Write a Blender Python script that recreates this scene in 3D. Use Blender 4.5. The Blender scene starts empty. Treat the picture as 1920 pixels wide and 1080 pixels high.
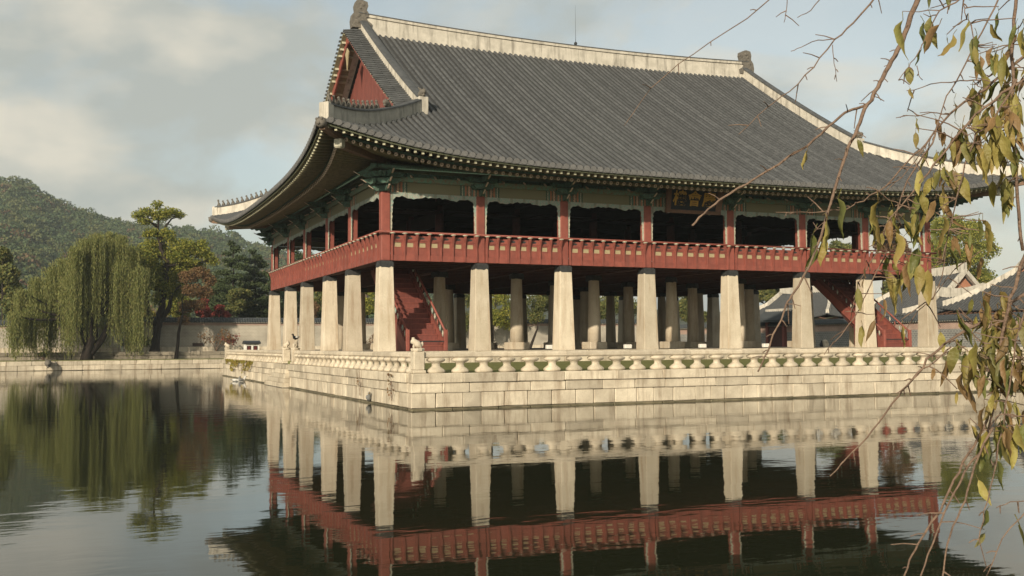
import bpy, math, random
import numpy as np
from mathutils import Vector, Matrix, Euler

random.seed(7); RNG = np.random.default_rng(7)
scene = bpy.context.scene
COL = scene.collection
R = math.radians

# ------------------------------------------------------------------ camera
CAM = Vector((-13.868, -47.363, 0.30)); YAW, PIT, ROL, FPX = 0.40896, 0.05510, -0.00595, 1916.97
fw = Vector((math.sin(YAW)*math.cos(PIT), math.cos(YAW)*math.cos(PIT), math.sin(PIT)))
rt0 = Vector((math.cos(YAW), -math.sin(YAW), 0)); up0 = rt0.cross(fw)
rt = rt0*math.cos(ROL) + up0*math.sin(ROL); up = -rt0*math.sin(ROL) + up0*math.cos(ROL)
cd = bpy.data.cameras.new('camera'); cam = bpy.data.objects.new('camera', cd); COL.objects.link(cam)
M = Matrix((rt, up, -fw)).transposed().to_4x4(); M.translation = CAM; cam.matrix_world = M
cd.sensor_width = 36; cd.lens = FPX/1920*36; cd.clip_start = .1; cd.clip_end = 6000
scene.camera = cam
def ray(px, py): return fw + rt*((px-960)/FPX) - up*((py-540)/FPX)
def at(px, py, depth): return CAM + ray(px, py)*depth
def on(px, py, axis, v):
    d = ray(px, py); return CAM + d*((v-CAM[axis])/d[axis])

# ------------------------------------------------------------------ light
SUN_AZ, SUN_EL = R(45.5), R(19.5)          # azimuth measured from the front face's normal towards the short side
sdir = Vector((-math.sin(SUN_AZ)*math.cos(SUN_EL), -math.cos(SUN_AZ)*math.cos(SUN_EL), math.sin(SUN_EL)))
world = bpy.data.worlds.new('World'); scene.world = world; world.use_nodes = True
wn, wl = world.node_tree.nodes, world.node_tree.links
wn.clear()
wo = wn.new('ShaderNodeOutputWorld'); sky = wn.new('ShaderNodeTexSky'); sky.sky_type = 'NISHITA'; sky.sun_disc = False
sky.sun_elevation = SUN_EL; sky.sun_rotation = math.atan2(sdir.x, sdir.y); sky.dust_density = 2.2; sky.air_density = 1.0; sky.altitude = 60
b1 = wn.new('ShaderNodeBackground'); b1.inputs[1].default_value = .135
b2 = wn.new('ShaderNodeBackground'); b2.inputs[0].default_value = (.80, .74, .62, 1); b2.inputs[1].default_value = .80
hs = wn.new('ShaderNodeHueSaturation'); hs.inputs['Saturation'].default_value = .50; wl.new(sky.outputs[0], hs.inputs['Color']); tn = wn.new('ShaderNodeMix'); tn.data_type = 'RGBA'; tn.blend_type = 'MULTIPLY'; tn.inputs[0].default_value = 1; tn.inputs[7].default_value = (.95, 1.0, .94, 1); wl.new(hs.outputs[0], tn.inputs[6]); wl.new(tn.outputs[2], b1.inputs[0])
tc = wn.new('ShaderNodeTexCoord'); mp = wn.new('ShaderNodeMapping'); mp.inputs['Scale'].default_value = (1.0, 1.0, 1.8); mp.inputs['Location'].default_value = (.3, .1, .25)
wl.new(tc.outputs['Generated'], mp.inputs[0])
n1 = wn.new('ShaderNodeTexNoise'); n1.inputs['Scale'].default_value = 4.2; n1.inputs['Detail'].default_value = 8; n1.inputs['Roughness'].default_value = .54; n1.inputs['Distortion'].default_value = .35
wl.new(mp.outputs[0], n1.inputs['Vector'])
cr = wn.new('ShaderNodeValToRGB'); cr.color_ramp.elements[0].position = .43; cr.color_ramp.elements[0].color = (.20, .20, .20, 1); cr.color_ramp.elements[1].position = .57; cr.color_ramp.elements[1].color = (.93, .93, .93, 1)
wl.new(n1.outputs[0], cr.inputs[0])
n2 = wn.new('ShaderNodeTexNoise'); n2.inputs['Scale'].default_value = 5.5; n2.inputs['Detail'].default_value = 6; mp2 = wn.new('ShaderNodeMapping'); mp2.inputs['Scale'].default_value = (1, 1, 1.9); mp2.inputs['Location'].default_value = (1.7, .4, .9); wl.new(tc.outputs['Generated'], mp2.inputs[0]); wl.new(mp2.outputs[0], n2.inputs['Vector'])
c2 = wn.new('ShaderNodeValToRGB'); c2.color_ramp.elements[0].position = .42; c2.color_ramp.elements[0].color = (.52, .545, .50, 1); c2.color_ramp.elements[1].position = .60; c2.color_ramp.elements[1].color = (.85, .79, .655, 1); wl.new(n2.outputs[0], c2.inputs[0]); wl.new(c2.outputs[0], b2.inputs[0])
mx = wn.new('ShaderNodeMixShader'); wl.new(cr.outputs[0], mx.inputs[0]); wl.new(b1.outputs[0], mx.inputs[1]); wl.new(b2.outputs[0], mx.inputs[2]); wl.new(mx.outputs[0], wo.inputs[0])
sl = bpy.data.lights.new('sun', 'SUN'); sl.energy = 5.0; sl.angle = R(.8); sl.color = (1, .87, .68)
so = bpy.data.objects.new('sun', sl); COL.objects.link(so); so.rotation_euler = (-sdir).to_track_quat('-Z', 'Y').to_euler(); so.location = (0, -60, 60)
scene.view_settings.view_transform = 'Standard'; scene.view_settings.look = 'None'; scene.view_settings.exposure = .18; scene.view_settings.gamma = 1
scene.view_settings.use_curve_mapping = False
scene.render.engine = 'CYCLES'; scene.cycles.use_denoising = True; scene.cycles.max_bounces = 7; scene.cycles.diffuse_bounces = 3; scene.cycles.glossy_bounces = 3
scene.cycles.transparent_max_bounces = 6; scene.cycles.use_adaptive_sampling = True; scene.cycles.volume_bounces = 0

# ------------------------------------------------------------------ materials
def mat(name, c1, c2=None, scale=4, rough=.8, bump=0, bscale=None, stain=None, stain_amt=0, rnd=0, coords='Object', stretch=(1, 1, 1), speck=0, spec=.3, trans=0, island=0, metallic=0):
    m = bpy.data.materials.new(name); m.use_nodes = True
    n, l = m.node_tree.nodes, m.node_tree.links; n.clear()
    out = n.new('ShaderNodeOutputMaterial'); p = n.new('ShaderNodeBsdfPrincipled'); l.new(p.outputs[0], out.inputs[0])
    p.inputs['Roughness'].default_value = rough; p.inputs['Specular IOR Level'].default_value = spec; p.inputs['Metallic'].default_value = metallic
    t = n.new('ShaderNodeTexCoord'); mpn = n.new('ShaderNodeMapping'); mpn.inputs['Scale'].default_value = stretch
    if coords == 'World':
        g = n.new('ShaderNodeNewGeometry'); l.new(g.outputs['Position'], mpn.inputs[0])
    else: l.new(t.outputs[coords], mpn.inputs[0])
    c2 = c2 or tuple(v*.75 for v in c1)
    nz = n.new('ShaderNodeTexNoise'); nz.inputs['Scale'].default_value = scale; nz.inputs['Detail'].default_value = 6; nz.inputs['Roughness'].default_value = .6
    l.new(mpn.outputs[0], nz.inputs['Vector'])
    r = n.new('ShaderNodeValToRGB'); r.color_ramp.elements[0].position = .32; r.color_ramp.elements[1].position = .68
    r.color_ramp.elements[0].color = (*c2, 1); r.color_ramp.elements[1].color = (*c1, 1); l.new(nz.outputs[0], r.inputs[0])
    col = r.outputs[0]
    if stain:
        z = n.new('ShaderNodeTexNoise'); z.inputs['Scale'].default_value = 1; z.inputs['Detail'].default_value = 5; z.inputs['Roughness'].default_value = .65
        g2 = n.new('ShaderNodeNewGeometry'); m2 = n.new('ShaderNodeMapping'); m2.inputs['Scale'].default_value = (3.2, 3.2, .35)
        l.new(g2.outputs['Position'], m2.inputs[0]); l.new(m2.outputs[0], z.inputs['Vector'])
        rr = n.new('ShaderNodeValToRGB'); rr.color_ramp.elements[0].position = .5; rr.color_ramp.elements[1].position = .74
        rr.color_ramp.elements[0].color = (0, 0, 0, 1); rr.color_ramp.elements[1].color = (stain_amt,)*3+(1,); l.new(z.outputs[0], rr.inputs[0])
        mm = n.new('ShaderNodeMix'); mm.data_type = 'RGBA'; l.new(rr.outputs[0], mm.inputs[0]); l.new(col, mm.inputs[6]); mm.inputs[7].default_value = (*stain, 1); col = mm.outputs[2]
    if speck:
        v = n.new('ShaderNodeTexNoise'); v.inputs['Scale'].default_value = 55; v.inputs['Detail'].default_value = 2; l.new(mpn.outputs[0], v.inputs['Vector'])
        mr = n.new('ShaderNodeMapRange'); mr.inputs[1].default_value = .3; mr.inputs[2].default_value = .7; mr.inputs[3].default_value = 1-speck; mr.inputs[4].default_value = 1+speck; l.new(v.outputs[0], mr.inputs[0])
        mm = n.new('ShaderNodeMix'); mm.data_type = 'RGBA'; mm.blend_type = 'MULTIPLY'; mm.inputs[0].default_value = 1; l.new(col, mm.inputs[6]); l.new(mr.outputs[0], mm.inputs[7]); col = mm.outputs[2]
    if rnd or island:
        if island: gi = n.new('ShaderNodeNewGeometry'); ro = gi.outputs['Random Per Island']
        else: oi = n.new('ShaderNodeObjectInfo'); ro = oi.outputs['Random']
        amt = rnd or island
        mr = n.new('ShaderNodeMapRange'); mr.inputs[3].default_value = 1-amt; mr.inputs[4].default_value = 1+amt; l.new(ro, mr.inputs[0])
        mm = n.new('ShaderNodeMix'); mm.data_type = 'RGBA'; mm.blend_type = 'MULTIPLY'; mm.inputs[0].default_value = 1; l.new(col, mm.inputs[6]); l.new(mr.outputs[0], mm.inputs[7]); col = mm.outputs[2]
    l.new(col, p.inputs['Base Color'])
    if bump:
        b = n.new('ShaderNodeBump'); b.inputs['Strength'].default_value = bump; b.inputs['Distance'].default_value = .02
        nb = n.new('ShaderNodeTexNoise'); nb.inputs['Scale'].default_value = bscale or scale*3; nb.inputs['Detail'].default_value = 5; l.new(mpn.outputs[0], nb.inputs['Vector'])
        l.new(nb.outputs[0], b.inputs['Height']); l.new(b.outputs[0], p.inputs['Normal'])
    if trans:
        tr = n.new('ShaderNodeBsdfTranslucent'); l.new(col, tr.inputs[0]); ms = n.new('ShaderNodeMixShader'); ms.inputs[0].default_value = trans
        l.new(p.outputs[0], ms.inputs[1]); l.new(tr.outputs[0], ms.inputs[2]); l.new(ms.outputs[0], out.inputs[0])
    return m
def ramp_island(m, cols):
    """leaf colours: one random colour for each leaf island, blended along a ramp"""
    n, l = m.node_tree.nodes, m.node_tree.links
    g = n.new('ShaderNodeNewGeometry'); r = n.new('ShaderNodeValToRGB')
    while len(r.color_ramp.elements) < len(cols): r.color_ramp.elements.new(.5)
    for i, c in enumerate(cols): e = r.color_ramp.elements[i]; e.position = i/(len(cols)-1); e.color = (*c, 1)
    l.new(g.outputs['Random Per Island'], r.inputs[0])
    for k in list(n):
        if k.type == 'BSDF_PRINCIPLED': l.new(r.outputs[0], k.inputs['Base Color'])
        if k.type == 'BSDF_TRANSLUCENT': l.new(r.outputs[0], k.inputs[0])
    return m
def leafmat(name, cols, trans=.3): return ramp_island(mat(name, cols[0], rough=.7, trans=trans, spec=.2), cols)

GRAN = mat('granite', (.545, .48, .37), (.40, .345, .26), 1.7, .85, .5, 14, stain=(.20, .145, .095), stain_amt=.9, rnd=.2, speck=.16, coords='World')
GRANR = mat('granite_carved', (.54, .475, .37), (.42, .36, .27), 3.5, .85, .5, 20, stain=(.24, .18, .12), stain_amt=.5, rnd=.14, speck=.14, coords='World')
PILL = mat('pillar_granite', (.545, .48, .375), (.43, .365, .27), .9, .82, .35, 25, stain=(.30, .21, .13), stain_amt=.8, rnd=.15, speck=.22, coords='World')
ALGAE = mat('waterline_granite', (.16, .135, .085), (.075, .068, .04), 3, .7, .6, 10, coords='World', rnd=.2)
FLOORST = mat('paving_stone', (.40, .35, .27), (.30, .26, .2), 1.5, .9, .3, 12, coords='World')
BLACK = mat('black_cap', (.045, .047, .047), (.02, .02, .02), 8, .6, .3)
RED = mat('red_paint', (.26, .078, .057), (.19, .056, .042), 3, .62, .15, 30, coords='World', rnd=.07, stain=(.13, .05, .04), stain_amt=.7)
REDD = mat('red_boards', (.195, .058, .044), (.125, .040, .032), 4, .7, .25, 20, coords='World', stretch=(3, 3, .6), rnd=.08)
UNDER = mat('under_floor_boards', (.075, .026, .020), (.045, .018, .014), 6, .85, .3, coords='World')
OCHRE = mat('ochre_paint', (.38, .31, .185), (.29, .235, .135), 6, .75, .1)
GREEN = mat('green_paint', (.12, .13, .078), (.09, .095, .058), 5, .7, .15, coords='World')
DGREEN = mat('dark_green_paint', (.075, .165, .125), (.06, .06, .04), 12, .7, .15, coords='World')
SOFF = mat('soffit_boards', (.30, .285, .175), (.22, .205, .125), 5, .8, .2, coords='World')
PALEP = mat('pale_end_paint', (.55, .50, .37), (.30, .32, .22), 40, .7)
PINKP = mat('pink_end_paint', (.60, .46, .36), (.36, .27, .2), 60, .7)
TEAL = mat('teal_carving', (.12, .30, .25), (.42, .30, .26), 16, .7, .3, 30, coords='World')
WHITEC = mat('white_carving', (.50, .46, .36), (.26, .26, .2), 12, .75, .3, 30, coords='World')
CARV2 = mat('rose_carving', (.30, .22, .18), (.14, .22, .18), 14, .7, .3, 30, coords='World')
DECK = mat('concave_tiles', (.050, .049, .047), (.030, .030, .029), 6, .75, .5, 10, coords='World')
TILE = mat('roof_tile', (.086, .089, .090), (.050, .052, .053), 3.2, .68, .35, 22, coords='World', rnd=.16)
TILEV = mat('roof_tile_end', (.15, .147, .14), (.095, .093, .09), 18, .7, .5, 40, coords='World', rnd=.1)
HIPP = mat('shaded_stained_hip_plaster', (.40, .37, .31), (.26, .245, .21), 2.5, .88, .2, 20, stain=(.07, .072, .07), stain_amt=.95, coords='World')  # near hip only: its shade is darkened into the plaster colour, with real streak stains
PLAST = mat('ridge_plaster', (.55, .51, .435), (.40, .37, .31), 2, .85, .15, 20, stain=(.15, .135, .11), stain_amt=.95, coords='World')
CARVD = mat('ridge_ornament', (.16, .145, .12), (.09, .08, .068), 9, .8, .8, 16, coords='World')
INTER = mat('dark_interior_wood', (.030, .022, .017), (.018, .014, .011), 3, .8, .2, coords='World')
GOLD = mat('gold_letters', (.42, .24, .045), (.34, .19, .035), 8, .55)
BOARDK = mat('signboard_black', (.016, .018, .02), (.012, .013, .014), 8, .6)
BROWNP = mat('signboard_frame', (.15, .07, .045), (.09, .06, .04), 9, .7)
GRASS = mat('lawn', (.19, .185, .06), (.09, .105, .028), 5, .9, .8, 40, coords='World')
SOIL = mat('bank_soil', (.16, .12, .075), (.07, .08, .03), 1.2, .95, .6, 8, coords='World')
BARK = mat('bark', (.035, .026, .019), (.016, .012, .010), 6, .9, .9, 14, coords='World', stretch=(3, 3, .5))
TWIG = mat('twig_bark', (.20, .135, .095), (.12, .08, .058), 40, .75, .5, 120, coords='World')
WHITE = mat('white_paint', (.74, .72, .66), (.66, .64, .58), 5, .6)
IRON = mat('dark_metal', (.03, .032, .035), (.02, .02, .02), 8, .5)
BLUET = mat('blue_grey_tile', (.058, .066, .070), (.036, .041, .044), 4, .7, .4, 20, coords='World')
def lintel_mat():
    m = bpy.data.materials.new('painted_lintel'); m.use_nodes = True; n, l = m.node_tree.nodes, m.node_tree.links
    p = n['Principled BSDF']; p.inputs['Roughness'].default_value = .7
    t = n.new('ShaderNodeTexCoord'); s = n.new('ShaderNodeSeparateXYZ'); l.new(t.outputs['UV'], s.inputs[0])
    a = n.new('ShaderNodeMath'); a.operation = 'SUBTRACT'; l.new(s.outputs[0], a.inputs[0]); a.inputs[1].default_value = .5
    b = n.new('ShaderNodeMath'); b.operation = 'ABSOLUTE'; l.new(a.outputs[0], b.inputs[0])
    nz = n.new('ShaderNodeTexNoise'); nz.inputs['Scale'].default_value = 14; mpn = n.new('ShaderNodeMapping'); mpn.inputs['Scale'].default_value = (6, 1.2, 1); l.new(t.outputs['UV'], mpn.inputs[0]); l.new(mpn.outputs[0], nz.inputs['Vector'])
    c = n.new('ShaderNodeMath'); c.operation = 'MULTIPLY_ADD'; l.new(nz.outputs[0], c.inputs[0]); c.inputs[1].default_value = .035; l.new(b.outputs[0], c.inputs[2])
    r = n.new('ShaderNodeValToRGB'); e = r.color_ramp; e.interpolation = 'CONSTANT'
    pts = [(0, (0.167, 0.152, 0.087)), (.295, (0.043, 0.072, 0.051)), (.315, (0.435, 0.377, 0.275)), (.322, (0.072, 0.131, 0.094)), (.345, (0.319, 0.123, 0.065)), (.365, (0.072, 0.087, 0.058)), (.38, (0.377, 0.217, 0.131)), (.395, (0.493, 0.435, 0.348)), (.402, (0.131, 0.087, 0.058)),
           (.42, (0.072, 0.145, 0.109)), (.437, (0.348, 0.145, 0.087)), (.452, (0.478, 0.406, 0.290)), (.459, (0.058, 0.102, 0.072)), (.478, (0.290, 0.131, 0.072)), (.5, (0.102, 0.072, 0.051))]
    while len(e.elements) < len(pts): e.elements.new(.5)
    for i, (q, k) in enumerate(pts): e.elements[i].position = q; e.elements[i].color = (*k, 1)
    l.new(c.outputs[0], r.inputs[0]); l.new(r.outputs[0], p.inputs['Base Color'])
    return m
LINT = lintel_mat()
def band_mat():
    m = mat('painted_band', (.10, .25, .18), (.20, .12, .075), 7, .7, .2, coords='World')
    return m
BAND = band_mat()
def brick_mat(name, c1, c2, mortar, w, h, rot=None, mort=.016, lower=None):
    m = bpy.data.materials.new(name); m.use_nodes = True; n, l = m.node_tree.nodes, m.node_tree.links; p = n['Principled BSDF']; p.inputs['Roughness'].default_value = .88
    t = n.new('ShaderNodeTexCoord'); bt = n.new('ShaderNodeTexBrick'); l.new(t.outputs['UV'], bt.inputs['Vector']); bt.inputs['Scale'].default_value = 1
    bt.inputs['Color1'].default_value = (*c1, 1); bt.inputs['Color2'].default_value = (*c2, 1); bt.inputs['Mortar'].default_value = (*mortar, 1); bt.inputs['Mortar Size'].default_value = mort; bt.inputs['Brick Width'].default_value = w; bt.inputs['Row Height'].default_value = h; bt.inputs['Bias'].default_value = 0
    nz = n.new('ShaderNodeTexNoise'); nz.inputs['Scale'].default_value = .7; nz.inputs['Detail'].default_value = 6; l.new(t.outputs['UV'], nz.inputs['Vector'])
    mr = n.new('ShaderNodeMapRange'); mr.inputs[1].default_value = .3; mr.inputs[2].default_value = .7; mr.inputs[3].default_value = .72; mr.inputs[4].default_value = 1.12; l.new(nz.outputs[0], mr.inputs[0])
    mm = n.new('ShaderNodeMix'); mm.data_type = 'RGBA'; mm.blend_type = 'MULTIPLY'; mm.inputs[0].default_value = 1; l.new(bt.outputs[0], mm.inputs[6]); l.new(mr.outputs[0], mm.inputs[7]); l.new(mm.outputs[2], p.inputs['Base Color'])
    b = n.new('ShaderNodeBump'); b.inputs['Strength'].default_value = .6; b.inputs['Distance'].default_value = .02; b.invert = True; l.new(bt.outputs['Fac'], b.inputs['Height']); l.new(b.outputs[0], p.inputs['Normal'])
    return m
WALLB = brick_mat('wall_brick_pale', (.36, .32, .26), (.31, .28, .225), (.46, .42, .34), .34, .17, mort=.03)
WALLP = brick_mat('wall_brick_pink', (.33, .17, .125), (.28, .14, .105), (.46, .40, .33), .3, .09, mort=.018)
WALLG = brick_mat('wall_brick_grey', (.17, .172, .165), (.14, .143, .137), (.30, .29, .26), .36, .2, mort=.03)

# ------------------------------------------------------------------ mesh helpers
class MB:
    def __init__(s): s.v = []; s.f = []; s.m = []; s.uv = None
    def add(s, vs, fs, mi=0):
        o = len(s.v); s.v += [tuple(p) for p in vs]; s.f += [tuple(i+o for i in f) for f in fs]; s.m += [mi]*len(fs); return s
    def box(s, x0, x1, y0, y1, z0, z1, mi=0):
        return s.add([(x0, y0, z0), (x1, y0, z0), (x1, y1, z0), (x0, y1, z0), (x0, y0, z1), (x1, y0, z1), (x1, y1, z1), (x0, y1, z1)],
                     [(3, 2, 1, 0), (4, 5, 6, 7), (0, 1, 5, 4), (1, 2, 6, 5), (2, 3, 7, 6), (3, 0, 4, 7)], mi)
    def cbox(s, x0, x1, y0, y1, z0, z1, b=.02, mi=0):
        """box with chamfered edges"""
        pts = []; 
        for z, i in ((z0, b), (z0+b, 0), (z1-b, 0), (z1, b)):
            pts.append([(x0+i+(b if i == 0 else 0)*0, y0+i, z), (x1-i, y0+i, z), (x1-i, y1-i, z), (x0+i, y1-i, z)])
        c = b
        rings = []
        for k, z in enumerate((z0, z0+b, z1-b, z1)):
            i = b if k in (0, 3) else 0
            rings.append([(x0+c+i*.5, y0+i, z), (x1-c-i*.5, y0+i, z), (x1-i, y0+c+i*.5, z), (x1-i, y1-c-i*.5, z), (x1-c-i*.5, y1-i, z), (x0+c+i*.5, y1-i, z), (x0+i, y1-c-i*.5, z), (x0+i, y0+c+i*.5, z)])
        return s.loft(rings, True, mi)
    def loft(s, rings, cap=True, mi=0, closed=True):
        n = len(rings[0]); vs = [p for r in rings for p in r]; fs = []
        for k in range(len(rings)-1):
            for i in range(n if closed else n-1):
                j = (i+1) % n; fs.append((k*n+i, k*n+j, (k+1)*n+j, (k+1)*n+i))
        if cap: fs.append(tuple(range(n-1, -1, -1))); fs.append(tuple((len(rings)-1)*n+i for i in range(n)))
        return s.add(vs, fs, mi)
    def tube(s, pts, rad, n=6, mi=0, cap=True):
        pts = [Vector(p) for p in pts]; rings = []
        if not hasattr(rad, '__len__'): rad = [rad]*len(pts)
        a = None
        for i, p in enumerate(pts):
            d = (pts[min(i+1, len(pts)-1)]-pts[max(i-1, 0)])
            if d.length < 1e-9: d = Vector((0, 0, 1))
            d.normalize()
            if a is None: a = d.orthogonal().normalized()
            else: a = (a-d*a.dot(d)); a = a.normalized() if a.length > 1e-6 else d.orthogonal().normalized()
            b = d.cross(a)
            rings.append([p+(a*math.cos(t)+b*math.sin(t))*rad[i] for t in [2*math.pi*k/n for k in range(n)]])
        return s.loft(rings, cap, mi)
    def lathe(s, prof, n=12, c=(0, 0, 0), mi=0, sx=1, sy=1):
        return s.loft([[(c[0]+r*sx*math.cos(2*math.pi*k/n), c[1]+r*sy*math.sin(2*math.pi*k/n), c[2]+z) for k in range(n)] for r, z in prof], True, mi)
    def ell(s, c, r, n=8, m=6, mi=0, rot=None):
        rings = []; rot = rot or Matrix.Identity(3); c = Vector(c)
        for k in range(m+1):
            t = math.pi*(k/m); w = max(math.sin(t), .02)
            rings.append([c+rot@Vector((r[0]*w*math.cos(2*math.pi*i/n), r[1]*w*math.sin(2*math.pi*i/n), -r[2]*math.cos(t))) for i in range(n)])
        return s.loft(rings, True, mi)
    def prism(s, poly, axis, a, b, mi=0):
        """polygon in the other two axes extruded along axis from a to b"""
        def P(u, v, w): return {0: (w, u, v), 1: (u, w, v), 2: (u, v, w)}[axis]
        return s.loft([[P(u, v, a) for u, v in poly], [P(u, v, b) for u, v in poly]], True, mi)
    def mesh(s, name, mats, smooth=False):
        me = bpy.data.meshes.new(name); me.from_pydata(s.v, [], s.f)
        for m in (mats if isinstance(mats, (list, tuple)) else [mats]): me.materials.append(m)
        if any(s.m): me.polygons.foreach_set('material_index', s.m)
        if smooth: me.polygons.foreach_set('use_smooth', [True]*len(me.polygons))
        me.update(); return me
    def build(s, name, mats, parent=None, smooth=False): return link(name, s.mesh(name, mats, smooth), parent)
def link(name, me, parent=None, loc=None, rot=None, scale=None):
    o = bpy.data.objects.new(name, me); COL.objects.link(o)
    if loc is not None: o.location = loc
    if rot is not None: o.rotation_euler = rot
    if scale is not None: o.scale = scale
    if parent:
        o.parent = parent
        if parent.type == 'EMPTY': o.matrix_parent_inverse = Matrix.Translation(-parent.location)
    return o
def thing(name, label, cat, loc=(0, 0, 0), group=None):
    o = bpy.data.objects.new(name, None); COL.objects.link(o); o.location = loc; o.empty_display_size = .3
    return tag(o, label, cat, group)
def tag(o, label=None, cat=None, group=None, kind=None):
    if label: o['label'] = label
    if cat: o['category'] = cat
    if group: o['group'] = group
    if kind: o['kind'] = kind
    return o
def npmesh(name, V, F, m):
    me = bpy.data.meshes.new(name); V = np.asarray(V, np.float32); F = np.asarray(F, np.int32); k = F.shape[1]
    me.vertices.add(len(V)); me.vertices.foreach_set('co', V.ravel())
    me.loops.add(F.size); me.loops.foreach_set('vertex_index', F.ravel())
    me.polygons.add(len(F)); me.polygons.foreach_set('loop_start', np.arange(0, F.size, k, dtype=np.int32))
    me.materials.append(m); me.update(calc_edges=True); return me
def uvplane(name, p0, du, dv, lu, lv, m, parent=None, thick=None):
    """quad with UV in metres"""
    p0, du, dv = Vector(p0), Vector(du), Vector(dv)
    me = bpy.data.meshes.new(name); me.from_pydata([p0, p0+du*lu, p0+du*lu+dv*lv, p0+dv*lv], [], [(0, 1, 2, 3)])
    uv = me.uv_layers.new(name='UVMap')
    for i, c in enumerate([(0, 0), (lu, 0), (lu, lv), (0, lv)]): uv.data[i].uv = c
    me.materials.append(m); return link(name, me, parent)

# ------------------------------------------------------------------ key dimensions (metres, from the photograph's geometry)
XC = [0, 4.897, 9.545, 14.527, 19.873, 24.855, 29.503, 34.4]; YC = [0, 6.01, 11.254, 17.445, 22.689, 28.70]
LX, LY = 34.4, 28.7
FB, CT = 4.342, 7.674            # underside of the red storey, top of red columns
EX, EY, EYB, EXR = -2.03, -10.5, 40.9, 36.4
WZ, CZ = -2.16, -.78            # water, terrace coping top

# ================================================================== WATER AND GROUND
def water():
    m = bpy.data.materials.new('pond_water'); m.use_nodes = True; n, l = m.node_tree.nodes, m.node_tree.links; p = n['Principled BSDF']
    p.inputs['Base Color'].default_value = (.016, .018, .009, 1); p.inputs['Roughness'].default_value = .025; p.inputs['IOR'].default_value = 1.42; p.inputs['Specular IOR Level'].default_value = .5
    g = n.new('ShaderNodeNewGeometry'); h = []
    for sc, st, rz in ((.55, (1, 2.2, 1), .4), (2.6, (1, 2.0, 1), -.2)):
        mpn = n.new('ShaderNodeMapping'); mpn.inputs['Scale'].default_value = st; mpn.inputs['Rotation'].default_value = (0, 0, rz); l.new(g.outputs['Position'], mpn.inputs[0])
        z = n.new('ShaderNodeTexNoise'); z.inputs['Scale'].default_value = sc; z.inputs['Detail'].default_value = 3; z.inputs['Roughness'].default_value = .5; l.new(mpn.outputs[0], z.inputs['Vector']); h.append(z)
    # calm and breezy patches
    pz = n.new('ShaderNodeTexNoise'); pz.inputs['Scale'].default_value = .06; l.new(g.outputs['Position'], pz.inputs['Vector'])
    mr = n.new('ShaderNodeMapRange'); mr.inputs[1].default_value = .38; mr.inputs[2].default_value = .62; mr.inputs[3].default_value = .15; mr.inputs[4].default_value = .55; l.new(pz.outputs[0], mr.inputs[0])
    a = n.new('ShaderNodeMath'); a.operation = 'MULTIPLY'; l.new(h[1].outputs[0], a.inputs[0]); l.new(mr.outputs[0], a.inputs[1])
    b = n.new('ShaderNodeMath'); b.operation = 'ADD'; l.new(a.outputs[0], b.inputs[0]); l.new(h[0].outputs[0], b.inputs[1])
    bp = n.new('ShaderNodeBump'); bp.inputs['Strength'].default_value = 1; bp.inputs['Distance'].default_value = .0042; l.new(b.outputs[0], bp.inputs['Height']); l.new(bp.outputs[0], p.inputs['Normal'])
    me = bpy.data.meshes.new('pond_water'); me.from_pydata([(-140, -60, WZ), (61, -60, WZ), (61, 71, WZ), (-140, 71, WZ)], [], [(0, 1, 2, 3)]); me.materials.append(m)
    tag(link('pond_water', me), 'still dark green pond water mirroring the pavilion', 'water', kind='structure')
water()
# ground sheet to the horizon, with the pond cut out of it: bands round the pond
gz = -1.16
g = MB()
g.add([(-1200, 70.05, gz), (1200, 70.05, gz), (1200, 1200, gz), (-1200, 1200, gz)], [(0, 1, 2, 3)])
g.add([(56, -1200, gz), (1200, -1200, gz), (1200, 70.05, gz), (56, 70.05, gz)], [(0, 1, 2, 3)])
g.add([(-1200, -1200, gz), (56, -1200, gz), (56, -46.7, gz), (-1200, -46.7, gz)], [(0, 1, 2, 3)])
g.add([(-1200, -46.7, gz), (-135, -46.7, gz), (-135, 70.05, gz), (-1200, 70.05, gz)], [(0, 1, 2, 3)])
g.box(-135, 56, -47.2, -46.7, -3, gz-.004); g.box(56, 56.5, -46.7, 70.05, -3, gz-.004); g.box(-135, 56, 70.4, 71, -3, gz-.004)
tag(g.build('ground', SOIL), 'earth banks and grass around the pond', 'ground', kind='structure')

# ================================================================== STONE TERRACE
def courses(parent, along, fixed, a0, a1, outward, seed, zs, widths, inset, mtl, depth=.5, name='stone_block', b=.026):
    """rows of separate blocks along X (along=0) or Y (along=1); outward = -1/+1 on the other axis"""
    rr = random.Random(seed)
    for (z0, z1), (w0, w1), ins in zip(zs, widths, inset):
        p = a0; first = True
        while p < a1-.02:
            w = rr.uniform(w0, w1); q = min(p+w, a1)
            if a1-q < w0*.4: q = a1
            j = rr.uniform(0, .02); m = MB(); f = fixed-outward*(ins+j)
            lo, hi = min(f, f-outward*depth), max(f, f-outward*depth); gp = rr.uniform(.006, .014)
            if along == 0: m.cbox(p+gp, q-gp, lo, hi, z0+gp*.6, z1-gp*.6, b)
            else: m.cbox(lo, hi, p+gp, q-gp, z0+gp*.6, z1-gp*.6, b)
            sg_ = .014 if b < .03 else .024; m.v = [(v[0]+rr.gauss(0, sg_*.5), v[1]+rr.gauss(0, sg_*.6), v[2]+rr.gauss(0, sg_*.35)) for v in m.v]
            m.build(name, ALGAE if z0 < -2.5 else mtl, parent); p = q
T = thing('stone_terrace', 'pale granite terrace of coursed blocks rising out of the pond beneath the pavilion', 'terrace', (17, 15, WZ))
ZS = [(-1.15, CZ), (-1.525, -1.15), (-2.10, -1.525), (-2.6, -2.10)]
WD = [(1.9, 2.6), (.9, 1.7), (.65, 1.25), (1.2, 2.4)]
courses(T, 0, EY, EX, EXR, -1, 3, ZS, WD, [-.07, .0, .035, -.03], GRAN)
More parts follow.
